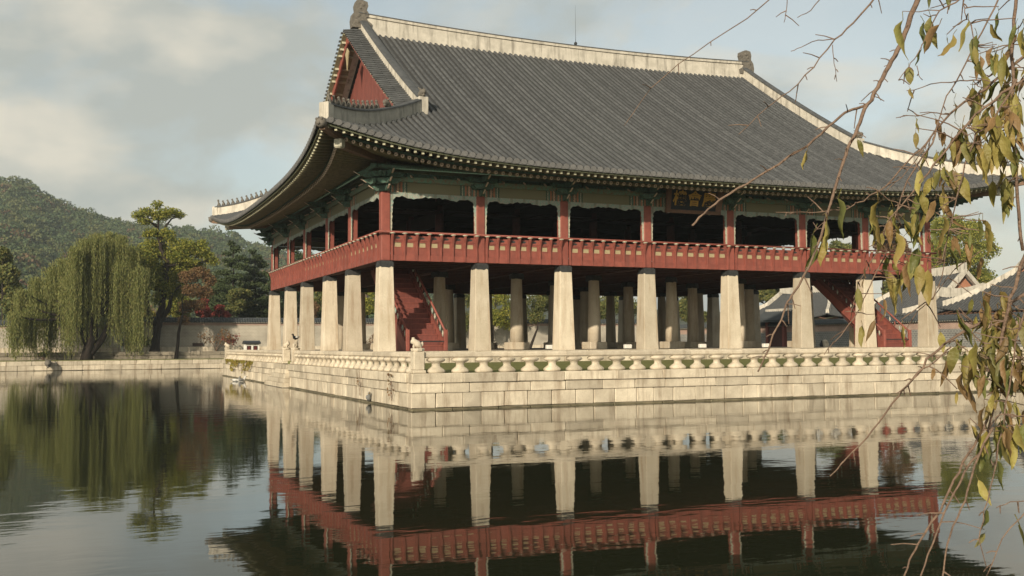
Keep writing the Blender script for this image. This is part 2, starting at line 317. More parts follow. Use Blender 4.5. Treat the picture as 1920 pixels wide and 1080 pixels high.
courses(T, 1, EX, EY+.56, 12.9, -1, 4, ZS, WD, [-.07, .0, .035, -.03], GRAN)
courses(T, 1, EX, 15.3, EYB, -1, 5, ZS, WD, [-.07, .0, .035, -.03], GRAN)
# landing steps down to the water in the gap of the long flank
for k in range(5):
    zt = CZ-.02-.27*k; y0, y1 = 12.9-.0*k, 15.3+.9*k
    MB().cbox(EX-.12-.06*k, EX+.5, y0, y1 if k else 15.3, zt-.27, zt-.004, .02).build('step_stone', GRAN, T)
core = MB(); core.box(EX+.45, EXR-.1, EY+.45, EYB-.1, -3, CZ-.03); core.build('terrace_core', SOIL, T)
lawn = MB(); lawn.add([(EX+.42, EY+.42, CZ-.012), (EXR-.3, EY+.42, CZ-.012), (EXR-.3, -1.2, CZ+.22), (EX+.42, -1.2, CZ+.22), (EXR-.3, LY+1.2, CZ+.10), (EX+.42, LY+1.2, CZ+.10), (EXR-.3, EYB-.3, CZ-.012), (EX+.42, EYB-.3, CZ-.012),
    (EX+.42, EY+.42, CZ-.2), (EXR-.3, EY+.42, CZ-.2), (EXR-.3, EYB-.3, CZ-.2), (EX+.42, EYB-.3, CZ-.2)], [(0, 1, 2, 3), (3, 2, 4, 5), (5, 4, 6, 7), (11, 10, 9, 8), (0, 8, 9, 1), (7, 6, 10, 11), (0, 3, 5, 7, 11, 8), (1, 9, 10, 6, 4, 2)])
tag(lawn.build('terrace_lawn', GRASS), 'short green lawn behind the stone balustrade of the terrace', 'lawn', kind='structure')
# paved stylobate under the pavilion
S = thing('stone_stylobate', 'low paved granite platform carrying the stone pillars', 'platform', (17, 14, CZ))
MB().box(-.78, LX+.78, -.78, LY+.78, CZ-.01, -.035).build('paving_bed', FLOORST, S)
courses(S, 0, -1.1, -1.1, LX+1.1, -1, 8, [(-.26, .0), (CZ, -.26)], [(1.6, 2.4), (1.2, 1.9)], [0, .05], GRAN, .4, 'edge_stone')
courses(S, 1, -1.1, -.7, LY+1.1, -1, 9, [(-.26, .0), (CZ, -.26)], [(1.6, 2.4), (1.2, 1.9)], [0, .05], GRAN, .4, 'edge_stone')
MB().box(LX+.78, LX+1.1, -.7, LY+1.1, CZ, 0).build('edge_stone', GRAN, S); MB().box(-.7, LX+.78, LY+.78, LY+1.1, CZ, 0).build('edge_stone', GRAN, S)
rr = random.Random(5); x = -.69
while x < LX+.69:
    w = rr.uniform(1.1, 1.6); x1 = min(x+w, LX+.69); y = -.69
    MB().cbox(x+.006, x1-.006, -.69, 5, -.03, -.004, .006).build('paving_strip', FLOORST, S)
    MB().cbox(x+.006, x1-.006, 5.01, LY+.69, -.03, -.004, .006).build('paving_strip', FLOORST, S); x = x1

# ---- balustrade
def baluster_mesh():
    prof = [(.31, 0), (.345, .05), (.335, .11), (.25, .18), (.165, .24), (.15, .31), (.17, .38), (.28, .43), (.345, .48), (.33, .54), (.24, .58)]
    m = MB(); m.loft([[(r*sx*1., r*.62*sy, z) for sx, sy in [(1, .45), (.8, 1), (0, 1.12), (-.8, 1), (-1, .45), (-1, -.45), (-.8, -1), (0, -1.12), (.8, -1), (1, -.45)]] for r, z in prof])
    return m.mesh('baluster', GRANR, True)
BAL = baluster_mesh()
def beast(c, s=1, face=0, seed=0):
    """carved crouching guardian on a post: one continuous lump built from overlapping rounded masses via a heightened profile"""
    bpyv = []
    m = MB(); rot = Matrix.Rotation(face, 3, 'Z'); c = Vector(c)
    secs = [(-.20, .06, .05, .10), (-.17, .14, .15, .13), (-.08, .20, .20, .17), (.02, .22, .19, .20), (.10, .26, .165, .20), (.16, .33, .15, .18), (.23, .36, .135, .145), (.29, .33, .12, .10), (.325, .31, .06, .05)]
    rings = []
    for (x, zc, ry, rz) in secs:
        rings.append([c+rot@(Vector((x, ry*math.cos(t), zc-.02+rz*math.sin(t)))*s) for t in [2*math.pi*k/10 for k in range(10)]])
    m.loft(rings)
    for sx, sy in ((.17, .11), (.17, -.11)): m.ell(c+rot@(Vector((sx, sy, .09))*s), (.065*s, .06*s, .11*s), 6, 4)
    m.ell(c+rot@(Vector((.20, 0, .47))*s), (.09*s, .11*s, .05*s), 8, 4)
    m.ell(c+rot@(Vector((-.22, 0, .2))*s), (.06*s, .06*s, .12*s), 6, 4)
    return m
def post(parent, x, y, face, h=.96):
    m = MB(); w = .22
    m.cbox(x-w*1.22, x+w*1.22, y-w*1.22, y+w*1.22, CZ, CZ+.12, .03); m.cbox(x-w, x+w, y-w, y+w, CZ+.12, CZ+h-.12, .03)
    m.lathe([(.23, h-.14), (.27, h-.10), (.28, h-.02), (.24, h+.0)], 10, (x, y, CZ))
    p = m.build('post', GRANR, parent); b = beast((x, y, CZ+h-.01), .82, face).build('guardian_beast', GRANR, p, True); return p
BALU = []
def balustrade(label, along, fixed, a0, a1, off):
    T = thing('stone_balustrade', label, 'balustrade', (fixed if along else (a0+a1)/2, (a0+a1)/2 if along else fixed, CZ))
    n = max(1, round((a1-a0)/.98)); st = (a1-a0)/n; rr = random.Random(int(a0*10))
    for i in range(n):
        p = a0+st*(i+.5); loc = (p, fixed, CZ) if along == 0 else (fixed, p, CZ)
        o = link('baluster', BAL, T, loc, (0, 0, (0 if along == 0 else math.pi/2)+rr.uniform(-.06, .06)), (rr.uniform(.92, 1.05), rr.uniform(.93, 1.06), rr.uniform(.985, 1.01)))
    # octagonal rail lengths
    p = a0; 
    while p < a1-.05:
        q = min(p+rr.uniform(2.6, 3.3), a1); q = a1 if a1-q < .8 else q
        oct_ = [(-.11, -.05), (-.06, -.105), (.06, -.105), (.11, -.05), (.11, .05), (.06, .105), (-.06, .105), (-.11, .05)]
        m = MB(); zc = CZ+.685+rr.uniform(-.004, .004)
        if along == 0: m.prism([(fixed+u*1.1, zc+v*1.05) for u, v in oct_], 0, p+.004, q-.004)
        else: m.prism([(fixed+u*1.1, zc+v*1.05) for u, v in oct_], 1, p+.004, q-.004)
        m.build('rail', GRANR, T); p = q
    return T
PX, PY = EX+.36, EY+.36
B1 = balustrade('pale stone balustrade of lotus balusters along the wide side below the signboard', 0, PY, PX+.24, EXR-.3, 0)
post(B1, PX, PY, R(160))
B2 = balustrade('pale stone balustrade on the flank between the corner guardian and the landing steps', 1, PX, PY+.24, 12.5, 0); post(B2, PX, 12.75, R(60))
B3 = balustrade('pale stone balustrade on the flank beyond the landing steps with the white kiosk behind', 1, PX, 15.75, EYB-.6, 0); post(B3, PX, 15.5, R(-60)); post(B3, PX, EYB-.36, R(180))

# ================================================================== PAVILION
P = thing('pavilion', 'two storey royal pavilion with grey tiled roof and red upper storey on stone pillars', 'pavilion', (17.2, 14.35, 0))
def map_side(side):
    if side == 'F': return (lambda s, t, z: Vector((s, t, z))), LX
    if side == 'L': return (lambda s, t, z: Vector((t, s, z))), LY
    if side == 'B': return (lambda s, t, z: Vector((s, LY-t, z))), LX
    return (lambda s, t, z: Vector((LX-t, s, z))), LY
# ---- stone pillars
def outer_pillar():
    m = MB(); rings = []
    for z, w, c in ((0, .445, .022), (.06, .445, .022), (1.2, .415, .022), (2.6, .375, .02), (4.05, .338, .02), (4.11, .33, .02)):
        rings.append([(w-c, -w, z), (w, -w+c, z), (w, w-c, z), (w-c, w, z), (-w+c, w, z), (-w, w-c, z), (-w, -w+c, z), (-w+c, -w, z)])
    m.loft(rings); return m.mesh('stone_pillar', PILL)
def inner_pillar():
    m = MB(); m.lathe([(.40, .38), (.385, 1.2), (.35, 2.6), (.31, 4.02), (.30, 4.1)], 20); me = m.mesh('stone_pillar', PILL, False)
    for p in me.polygons: p.use_smooth = len(p.vertices) == 4
    return me
capm = MB(); rr = random.Random(2); n = 24; w = .335; ring0 = []; ring1 = []; ring2 = []
for k in range(n):
    side, f = divmod(k, 6); f = -1+2*f/6; q = [(f, -1), (1, f), (-f, 1), (-1, -f)][side]
    ring0.append((q[0]*(w+.012), q[1]*(w+.012), 4.085-.07*abs(math.sin(k*1.3))-rr.uniform(0, .03))); ring1.append((q[0]*(w+.004), q[1]*(w+.004), 4.26)); ring2.append((q[0]*w*.86, q[1]*w*.86, FB-.004))
capm.loft([ring0, ring1, ring2]); CAPM = capm.mesh('pillar_cap', BLACK)
OP, IP = outer_pillar(), inner_pillar(); PL = MB().cbox(-.56, .56, -.56, .56, -.003, .42, .03).mesh('plinth', PILL)
for i, x in enumerate(XC):
    for j, y in enumerate(YC):
        outer = i in (0, 7) or j in (0, 5)
        o = link('stone_pillar', OP if outer else IP, P, (x, y, 0), (0, 0, random.choice([0, 1, 2, 3])*math.pi/2 if outer else random.uniform(0, 6)))
        c = link('pillar_cap', CAPM, o)
        if not outer: link('plinth', PL, o, (0, 0, 0), (0, 0, -o.rotation_euler.z))
# ---- floor of upper storey
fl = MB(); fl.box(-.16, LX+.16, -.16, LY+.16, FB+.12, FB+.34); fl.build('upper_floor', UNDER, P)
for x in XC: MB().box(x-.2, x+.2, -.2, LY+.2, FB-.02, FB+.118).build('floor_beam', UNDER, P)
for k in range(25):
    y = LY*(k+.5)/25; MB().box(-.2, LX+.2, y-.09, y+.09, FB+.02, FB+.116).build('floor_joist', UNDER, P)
# ---- upper red columns
RC = MB().cbox(-.225, .225, -.225, .225, FB, CT, .035).mesh('red_column', RED)
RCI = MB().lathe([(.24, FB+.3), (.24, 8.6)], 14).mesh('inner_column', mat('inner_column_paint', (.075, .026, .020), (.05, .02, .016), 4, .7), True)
for i, x in enumerate(XC):
    for j, y in enumerate(YC):
        if i in (0, 7) or j in (0, 5): link('red_column', RC, P, (x, y, 0))
        else: link('inner_column', RCI, P, (x, y, 0))
# interior: ceiling, lifted lattice doors, cross beams
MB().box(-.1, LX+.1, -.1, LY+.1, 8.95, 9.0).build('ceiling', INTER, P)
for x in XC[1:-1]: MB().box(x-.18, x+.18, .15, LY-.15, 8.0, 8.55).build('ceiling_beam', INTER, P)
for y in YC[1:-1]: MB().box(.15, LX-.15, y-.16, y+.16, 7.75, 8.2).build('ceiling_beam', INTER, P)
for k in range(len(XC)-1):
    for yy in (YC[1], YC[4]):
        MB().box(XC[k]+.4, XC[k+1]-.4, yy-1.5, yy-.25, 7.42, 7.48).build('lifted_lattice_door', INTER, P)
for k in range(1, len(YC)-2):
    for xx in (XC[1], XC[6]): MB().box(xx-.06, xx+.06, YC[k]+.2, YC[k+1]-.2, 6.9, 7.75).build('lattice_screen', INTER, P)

# ---- facade: lintels, carvings, railing, brackets
def tr(M3, m):
    m.v = [tuple(M3(*p)) for p in m.v]; return m
def scal(x): return .5+.5*abs(math.sin(x))
def carving(w, flip=False):
    """hanging carved trim of one opening: scalloped lintel strip and two scalloped side strips (local s 0..w)"""
    z1 = CT-.005; zb = 5.74; n = 30; top = []; bot = []
    for k in range(n+1):
        s = w*k/n; e = min(s, w-s); d = .13+.07*scal(s*5.2)+.03*math.sin(s*17)+(.26*math.exp(-((e-.0)/.22)**2))+.11*math.exp(-((e-1.15)/.35)**2)
        top.append((s, z1)); bot.append((s, z1-d))
    m = MB()
    for k in range(n):
        q = [bot[k], bot[k+1], top[k+1], top[k]]; m.prism([(a, b) for a, b in q], 1, -.06, .0, 0 if k % 5 else 1)
        m.f = [f for f in m.f]
    sds = []
    for sgn in (0, 1):
        sd = MB(); sds.append(sd); nz = 16; inn = []; 
        for k in range(nz+1):
            z = zb+(z1-.2-zb)*k/nz; d = .055+.045*scal(z*9)+.09*(k/nz)**3+.02*math.sin(z*31); inn.append((d if not sgn else w-d, z))
        for k in range(nz):
            e = 0 if not sgn else w
            sd.prism([(e, inn[k][1]), (inn[k][0], inn[k][1]), (inn[k+1][0], inn[k+1][1]), (e, inn[k+1][1])], 1, -.06, .0, 1 if k < nz*.55 else 0)
    return m, sds
def bracket_mesh():
    m = MB(); 
    for z0, L in ((7.72, .62), (8.02, 1.0), (8.36, 1.35)):
        poly = [(.2, z0), (-.25, z0-.02), (-L*.7, z0-.03), (-L*.92, z0+.07), (-L-.16, z0+.22), (-L-.02, z0+.17), (-L*.86, z0+.24), (-L*.55, z0+.26), (-.2, z0+.28), (.2, z0+.28)]
        m.prism([(a, b) for a, b in poly], 0, -.08, .08, 0)
        m.prism([(-L*.92, z0+.05), (-L-.18, z0+.20), (-L-.18, z0+.235), (-L*.90, z0+.10)], 0, -.035, .035, 1)
    for z0, L in ((8.0, .55), (8.34, .8)):
        poly = [(-L, z0+.14), (-L+.12, z0), (L-.12, z0), (L, z0+.14), (L, z0+.24), (-L, z0+.24)]
        m.prism(poly, 1, -.34, -.18, 0); m.prism(poly, 1, -.72+.2*(z0 > 8.2), -.58+.2*(z0 > 8.2), 0)
    return m
def hwaban_mesh():
    m = MB(); m.prism([(-.22, 8.42), (.22, 8.42), (.13, 8.52), (.2, 8.62), (-.2, 8.62), (-.13, 8.52)], 1, -.26, -.12, 0)
    m.prism([(-.2, 8.48), (-.46, 8.36), (-.52, 8.38), (-.42, 8.46), (-.2, 8.55)], 0, -.03, .03, 1); return m
def rail_panel(w):
    z0, z1 = FB+.30, 5.58
    m = MB(); hw = w/2-.065; o = [(-hw*.66, 5.02), (hw*.66, 5.02), (hw*.66, 5.24), (-hw*.66, 5.24)]
    # four boards round a real rectangular opening
    m.box(-hw-.06, hw+.06, -.23, -.17, z0, 5.02); m.box(-hw-.06, hw+.06, -.23, -.17, 5.24, z1); m.box(-hw-.06, o[0][0], -.23, -.17, 5.02, 5.24); m.box(o[1][0], hw+.06, -.23, -.17, 5.02, 5.24)
    for x0, x1, za, zb in ((-hw*.66-.03, hw*.66+.03, 5.24, 5.27), (-hw*.66-.03, hw*.66+.03, 4.99, 5.02)): m.box(x0, x1, -.245, -.231, za, zb)
    m.box(-hw-.06, hw+.06, -.262, -.232, 5.32, 5.365)
    ins = MB().box(-hw*.66, hw*.66, -.205, -.185, 5.02, 5.24)
    ey = MB(); ey.loft([[(.12*math.cos(t), -.234, 5.46+.055*math.sin(t)) for t in [2*math.pi*k/12 for k in range(12)]], [(.12*math.cos(t), -.231, 5.46+.055*math.sin(t)) for t in [2*math.pi*k/12 for k in range(12)]]])
    sk = MB().box(-w/2+.004, w/2-.004, -.27, -.2, FB+.012, FB+.292)
    return m, ins, ey, sk
def gyeja():
    """S-curved railing bracket"""
    m = MB(); m.prism([(-.22, FB+.02), (-.31, FB+.02), (-.315, 4.75), (-.30, 5.05), (-.34, 5.3), (-.43, 5.52), (-.45, 5.62), (-.34, 5.62), (-.27, 5.45), (-.22, 5.3)], 0, -.05, .05); return m
def lotus():
    m = MB(); m.lathe([(.04, 0), (.09, .03), (.155, .06), (.12, .09), (.05, .1)], 8, (0, -.40, 5.60), 0, 1, .7); return m
meshcache = {}
def side_meshes(side):
    M3, L = map_side(side)
    def mm(key, mb, mats, smooth=False):
        # geometry in local (s, t, z) about s=0, mapped by the side's axes; shared by alike pieces
        k = (side, key)
        if k not in meshcache:
            O = M3(0, 0, 0); mb.v = [tuple(M3(*p)-O) for p in mb.v]; meshcache[k] = mb.mesh(key if isinstance(key, str) else key[0], mats, smooth)
        return meshcache[k]
    return M3, L, mm
for side in 'FLBR':
    M3, L, mm = side_meshes(side); cc = XC if side in 'FB' else YC; vis = side in 'FL'
    for k in range(len(cc)-1):
        a, b = cc[k], cc[k+1]; s0, s1 = a+.225, b-.225; w = s1-s0
        # painted lintel with UV 0..1 along its length
        lm = MB(); lm.box(a+.002, b-.002, -.17, .17, CT+.004, CT+.50); lm = tr(M3, lm); me = lm.mesh('lintel', LINT)
        uv = me.uv_layers.new(name='UVMap')
        for poly in me.polygons:
            for li in poly.loop_indices:
                c = me.vertices[me.loops[li].vertex_index].co; s = (c.x if side in 'FB' else c.y); uv.data[li].uv = ((s-a)/(b-a), (c.z-CT)/.5)
        link('lintel', me, P)
        if vis or True:
            tp, sd = carving(w); O = M3(0, 0, 0)
            for mb, nm in ((tp, 'carved_lintel_trim'), (sd[0], 'carved_side_trim'), (sd[1], 'carved_side_trim')):
                mb.v = [tuple(M3(p[0]+s0, (p[1]-.12) if nm[7] == 'l' else p[1]*.7-.128, p[2])) for p in mb.v]; mb.build(nm, [TEAL, CARV2] if nm[7] == 'l' else [TEAL, WHITEC], P)
        nc = 7 if vis else 4; cw = (w-.1)/nc
        pm, im, em, sm = rail_panel(round(cw, 3))
        pme = mm(('railing_panel', round(cw, 2)), pm, RED); ime = mm(('ochre_inset', round(cw, 2)), im, OCHRE); eme = mm(('eye_opening', round(cw, 2)), em, BLACK); sme = mm(('skirt_board', round(cw, 2)), sm, RED)
        gme = mm('railing_bracket', gyeja(), RED); lme = mm('lotus_support', lotus(), WHITEC, True)
        for c in range(nc):
            loc = M3(s0+.05+cw*(c+.5), 0, 0); loc = Vector((loc.x, loc.y, 0))
            o = link('railing_panel', pme, P, loc)
            if vis: link('ochre_inset', ime, o); link('eye_opening', eme, o)
            link('skirt_board', sme, P, loc)
        for c in range(nc+1):
            loc = M3(s0+.05+cw*c, 0, 0); o = link('railing_bracket', gme, P, Vector((loc.x, loc.y, 0)))
            if vis: link('lotus_support', lme, o)
        # brackets between the columns
        hm = mm('strut_block', hwaban_mesh(), [DGREEN, PINKP])
        for q in range(1, 4): link('strut_block', hm, P, Vector((*M3(a+(b-a)*q/4, 0, 0)[:2], 0)))
    # continuous members
    hr = MB(); hr.tube([M3(-.43, -.40, 5.72), M3(L+.43, -.40, 5.72)], .05, 8); hr.build('handrail', RED, P, True)
    MB.build(tr(M3, MB().box(-.25, L+.25, -.31, .25, CT+.502, CT+.74)), 'plate_beam', BAND, P)
    MB.build(tr(M3, MB().box(-.25, L+.25, -.15, .15, 8.625, 8.80)), 'purlin_support', GREEN, P)
    MB().tube([M3(-.3, 0, 8.94), M3(L+.3, 0, 8.94)], .17, 10).build('purlin', GREEN, P, True)
    MB().tube([M3(-.9, -.72, 8.80), M3(L+.9, -.72, 8.80)], .11, 8).build('outer_purlin', DGREEN, P, True)
    MB.build(tr(M3, MB().box(0, L, -.08, -.04, CT+.74, 8.625)), 'infill_board', DGREEN, P)
    for i, c in enumerate(cc):
        bm = mm('bracket_set', bracket_mesh(), [DGREEN, PINKP]); link('bracket_set', bm, P, Vector((*M3(c, 0, 0)[:2], 0)))

# ---- roof surface
TIP = 4.15
def eave(d):
    d = max(d, 0); return 3.75+.40*math.exp(-d/3.5), 1.4*math.exp(-(d/5.0)**1.2)
def zs(u, lift, e=0): return 8.75+.53*u+.004*u*u+lift*max(0, 1-u/9)**2+e*(u/18)**2
def ends(s, L): return min(s+TIP, L+TIP-s)
YR = LY/2; GX = 2.75
def roofpt(M3, L, s, t, dz=0):
    o, lf = eave(ends(s, L)); e = .35*((s-L/2)/(L/2))**2 if L == LX else 0
    return M3(s, t, zs(t+o, lf, e)+dz)
def tinner(s, L, side):
    """how far inward a tile row at s runs"""
    e = min(s, L-s)
    if side in 'FB': return YR if e > 2.0 else e
    return min(e, 3.2)
def row_path(M3, L, s, side):
    o, lf = eave(ends(s, L)); t1 = tinner(s, L, side); t0 = -o
    n = max(3, int((t1-t0)/.33)); return [(t0+(t1-t0)*k/n) for k in range(n+1)]
def tile_row(M3, L, s, side, m=None, seg=True):
    ts = row_path(M3, L, s, side); m = m or MB(); r0 = .092; rings = []; an = [math.pi*k/5 for k in range(6)]
    for i, t in enumerate(ts):
        for rr_, dt, dz in (((r0, 0, 0),) if not seg or i == 0 else ((r0+.014, -.03, .012), (r0, 0, 0))):
            jx = random.gauss(0, .006) if seg else 0; rings.append([roofpt(M3, L, s+jx+rr_*math.cos(a), t+dt, .015+rr_*math.sin(a)*1.05+dz) for a in an])
    # ring heights follow the centre line so the tile stays round
    m.loft(rings, False, 0, False)
    # round end disc
    c = roofpt(M3, L, s, ts[0]); A = []; B = []
    for k in range(10):
        a = 2*math.pi*k/10; q = (s+.125*math.cos(a), .125*math.sin(a)+.02)
        A.append(roofpt(M3, L, s, ts[0])+M3(.15*math.cos(a), -.05, -.015+.135*math.sin(a))-M3(0, 0, 0)); B.append(roofpt(M3, L, s, ts[0])+M3(.15*math.cos(a), .02, -.015+.135*math.sin(a))-M3(0, 0, 0))
    m.loft([B, A], True, 1)
    return m
def deck(side):
    M3, L = map_side(side); m = MB(); SP = .37; n = int((L+2*TIP)/(SP/2)); 
    for k in range(n):
        s0, s1 = -TIP+k*(L+2*TIP)/n, -TIP+(k+1)*(L+2*TIP)/n; rows = []
        for s in (s0, s1):
            o, lf = eave(ends(s, L)); t1 = max(tinner(s, L, side), -o+.01); rows.append([roofpt(M3, L, s, -o-.02+(t1+o+.02)*i/26, -.0) for i in range(27)])
        m.loft([rows[0], rows[1]], False, 0, False)
        m.loft([[p-Vector((0, 0, .09)) for p in rows[0]], [p-Vector((0, 0, .09)) for p in rows[1]]], False, 0, False)
        # drooping concave end tile (front lip)
        a, b = rows[0][0], rows[1][0]; m.add([a, b, b-Vector((0, 0, .14)), a-Vector((0, 0, .14))], [(0, 1, 2, 3)], 1)
    return m
for side in 'FLBR':
    M3, L = map_side(side)
    deck(side).build('roof_deck', [DECK, TILEV], P)
    SP = .372; n = int((L+2*TIP-.3)/SP); s0 = L/2-SP*(n-1)/2
    far = MB()
    for k in range(n):
        s = s0+SP*k+random.uniform(-.012, .012)
        if side in 'FL':
            o = tile_row(M3, L, s, side).build('tile_row', [TILE, TILEV], P)
        else: tile_row(M3, L, s, side, far, False)
    if far.v: tag(far.build('far_tile_field', [TILE, TILEV], P), kind='stuff')

# ---- rafters
rafm = MB(); rafm.lathe([(.10, 0), (.10, 1)], 8, (0, 0, 0), 2); rafm.lathe([(.092, -.006), (.092, .0)], 8, (0, 0, 0), 1); rafm.lathe([(.03, -.010), (.03, -.005)], 6, (0, 0, 0), 0)
RAFP = mat('rafter_paint', (.24, .21, .13), (.14, .135, .085), 5, .75, .15, coords='World'); RAF = rafm.mesh('round_rafter', [DGREEN, PINKP, RAFP], False)
flym = MB(); flym.box(-.065, .065, -.08, .08, 0, 1, 0); flym.box(-.056, .056, -.07, .07, -.006, -.0005, 1); FLY = flym.mesh('flying_rafter', [RAFP, PALEP])
def place_rafter(name, me, a, b, stuff=None):
    d = b-a; q = d.to_track_quat('Z', 'Y')
    if me is FLY:   # keep the square section upright
        z = d.normalized(); x = Vector((0, 0, 1)).cross(z).normalized(); y = z.cross(x); rotm = Matrix((x, y, z)).transposed()
    else: rotm = q.to_matrix()
    if stuff is not None:
        S4 = Matrix.Translation(a) @ rotm.to_4x4() @ Matrix.Diagonal((1, 1, d.length, 1)); stuff.add([S4@v.co for v in me.vertices], [tuple(p.vertices) for p in me.polygons]); return
    o = link(name, me, P, a, rotm.to_euler(), (1, 1, d.length))
for side in 'FLBR':
    M3, L = map_side(side); n = int((L+2*TIP-.9)/.366); st = (L+2*TIP-.9)/(n-1); f1 = MB() if side in 'BR' else None
    sof = []; sof2 = []
    for k in range(n):
        s = -TIP+.45+st*k; o, lf = eave(ends(s, L)); ze = 8.75+lf
        # fan the corner rafters
        def fan(s):
            lim = 3.2
            if s < lim: return .25+(s+TIP)*(lim-.25)/(lim+TIP)
            if s > L-lim: return L-(.25+(L-s+TIP)*(lim-.25)/(lim+TIP))
            return s
        si = fan(s); ti = .9
        e1 = M3(s, -o+.24, ze-.27); inn = Vector(M3(si, ti, 0)); dirv = (Vector((*M3(si, ti, 0)[:2], 0))-Vector((*M3(s, -o, 0)[:2], 0))).normalized()
        i1 = e1+dirv*1.55+Vector((0, 0, .20))
        place_rafter('flying_rafter', FLY, e1, i1, f1)
        e2 = e1+dirv*1.12+Vector((0, 0, -.11+.03)); e2.z = ze-.375-lf*.12
        i2 = M3(si, ti, 9.36)
        place_rafter('round_rafter', RAF, e2, i2, f1)
        sof.append([e1+Vector((0, 0, .088))-dirv*.16, e1+dirv*1.25+Vector((0, 0, .088+.16))]); sof2.append([e2+Vector((0, 0, .105))-dirv*.08, i2+Vector((0, 0, .105))])
    if f1: tag(f1.build('far_rafter_field', DGREEN, P), kind='stuff')
    m = MB(); m.loft(sof, False, 0, False); m.build('flying_soffit', SOFF, P)
    m = MB(); m.loft(sof2, False, 0, False); m.build('rafter_soffit', SOFF, P)
    m = MB(); 
    for ring, hh, tt in ((0, .05, .06),):
        rg = []
        for a in sof: c = a[0]; rg.append([c+Vector((0, 0, -.04)), c+Vector((0, 0, .15))])
        m.loft(rg, False, 0, False)
    m.build('eave_fillet', GREEN, P)
    m = MB(); rg = []
    for a in sof2: c = a[0]; rg.append([c+Vector((0, 0, -.02)), c+Vector((0, 0, .10))])
    m.loft(rg, False, 0, False); m.build('lower_eave_fillet', DGREEN, P)
# corner rafters and end masks
for sx, sy in ((0, 0), (1, 0), (0, 1), (1, 1)):
    X = lambda v: v if not sx else LX-v
    Y = lambda v: v if not sy else LY-v
    def bar(p, q, w, h, mtl, nm):
        p, q = Vector(p), Vector(q); d = (q-p); z = d.normalized(); x = Vector((0, 0, 1)).cross(z).normalized(); y = z.cross(x); m = MB()
        m.loft([[c+x*(w*u)+y*(h*v) for u, v in ((-1, -1), (1, -1), (1, 1), (-1, 1))] for c in (p, q)]); return m.build(nm, mtl, P)
    bar((X(-2.95), Y(-2.95), 9.28), (X(.6), Y(.6), 9.2), .15, .19, mat('corner_rafter_paint', (.19, .115, .07), (.11, .07, .045), 6, .7) if (sx, sy) == (0, 0) else bpy.data.materials['corner_rafter_paint'], 'corner_rafter')
    bar((X(-3.95), Y(-3.95), 9.78), (X(-2.2), Y(-2.2), 9.45), .13, .15, bpy.data.materials['corner_rafter_paint'], 'corner_flying_rafter')
    hd = MB(); hd.cbox(-.2, .2, -.2, .2, -.22, .22, .06); hd.v = [tuple(Matrix.Rotation(R(45), 3, 'Z')@Vector(v)+Vector((X(-2.95), Y(-2.95), 9.28))) for v in hd.v]; hd.build('corner_rafter_head', WHITEC, P)
    mk = MB(); c = Vector((X(-4.05), Y(-4.05), 9.93)); ds = Vector((X(-1)-X(0), Y(-1)-Y(0), 0)).normalized()
    mk.tube([c-ds*.25, c, c+ds*.10, c+ds*.17], [.22, .25, .21, .1], 10); mk.ell(c+ds*.16+Vector((0, 0, -.06)), (.09, .09, .08), 8, 5)
    for q in (-1, 1): mk.ell(c+ds*.12+Vector((-ds.y, ds.x, 0))*.12*q+Vector((0, 0, .12)), (.07, .07, .07), 6, 4)
    mk.build('corner_tile_mask', CARVD, P, True)

# ---- ridges
def sweep(path, w, z0, z1, mtl, nm, capw=.30, cap=True, hdir=None):
    """plaster ridge following path points (tile surface), with a grey cap tile line on top"""
    path = [Vector(p) for p in path]; body = []; capr = []; band = []
    for i, p in enumerate(path):
        d = path[min(i+1, len(path)-1)]-path[max(i-1, 0)]; d.z = 0; d.normalize(); x = Vector((-d.y, d.x, 0))
        za = z0(i) if callable(z0) else z0; zb = z1(i) if callable(z1) else z1
        body.append([p+x*w+Vector((0, 0, za)), p+x*w*.86+Vector((0, 0, zb)), p-x*w*.86+Vector((0, 0, zb)), p-x*w+Vector((0, 0, za))])
        c0 = zb+.002; capr.append([p+x*capw+Vector((0, 0, c0)), p+x*capw*.95+Vector((0, 0, c0+.07)), p+x*.09+Vector((0, 0, c0+.12)), p-x*.09+Vector((0, 0, c0+.12)), p-x*capw*.95+Vector((0, 0, c0+.07)), p-x*capw+Vector((0, 0, c0))])
    m = MB(); m.loft(body); o = m.build(nm, mtl, P)
    if cap: m = MB(); m.loft(capr); m.build('ridge_cap_tile', TILE, o)
    return o
def zridge(x): return zs(YR+3.75, 0, .35*((x-LX/2)/(LX/2))**2)
pts = [Vector((2.45+(LX-4.9)*k/40, YR, zridge(2.45+(LX-4.9)*k/40))) for k in range(41)]
rtop = [20.74+.40*((p.x-LX/2)/14.8)**2 for p in pts]
o = sweep(pts, .24, -.25, lambda i: rtop[i]-pts[i].z-.26, PLAST, 'main_ridge', .30, False)
m = MB(); m.loft([[Vector((p.x, YR+a, rtop[i]-.258+b)) for a, b in ((.29, 0), (.29, .17), (-.29, .17), (-.29, 0))] for i, p in enumerate(pts)]); m.build('ridge_coping', PLAST, o)
m = MB(); m.loft([[Vector((p.x, YR+a, rtop[i]-.087+b)) for a, b in ((.33, 0), (.30, .06), (.1, .10), (-.1, .10), (-.30, .06), (-.33, 0))] for i, p in enumerate(pts)]); m.build('ridge_cap_tile', TILE, o)
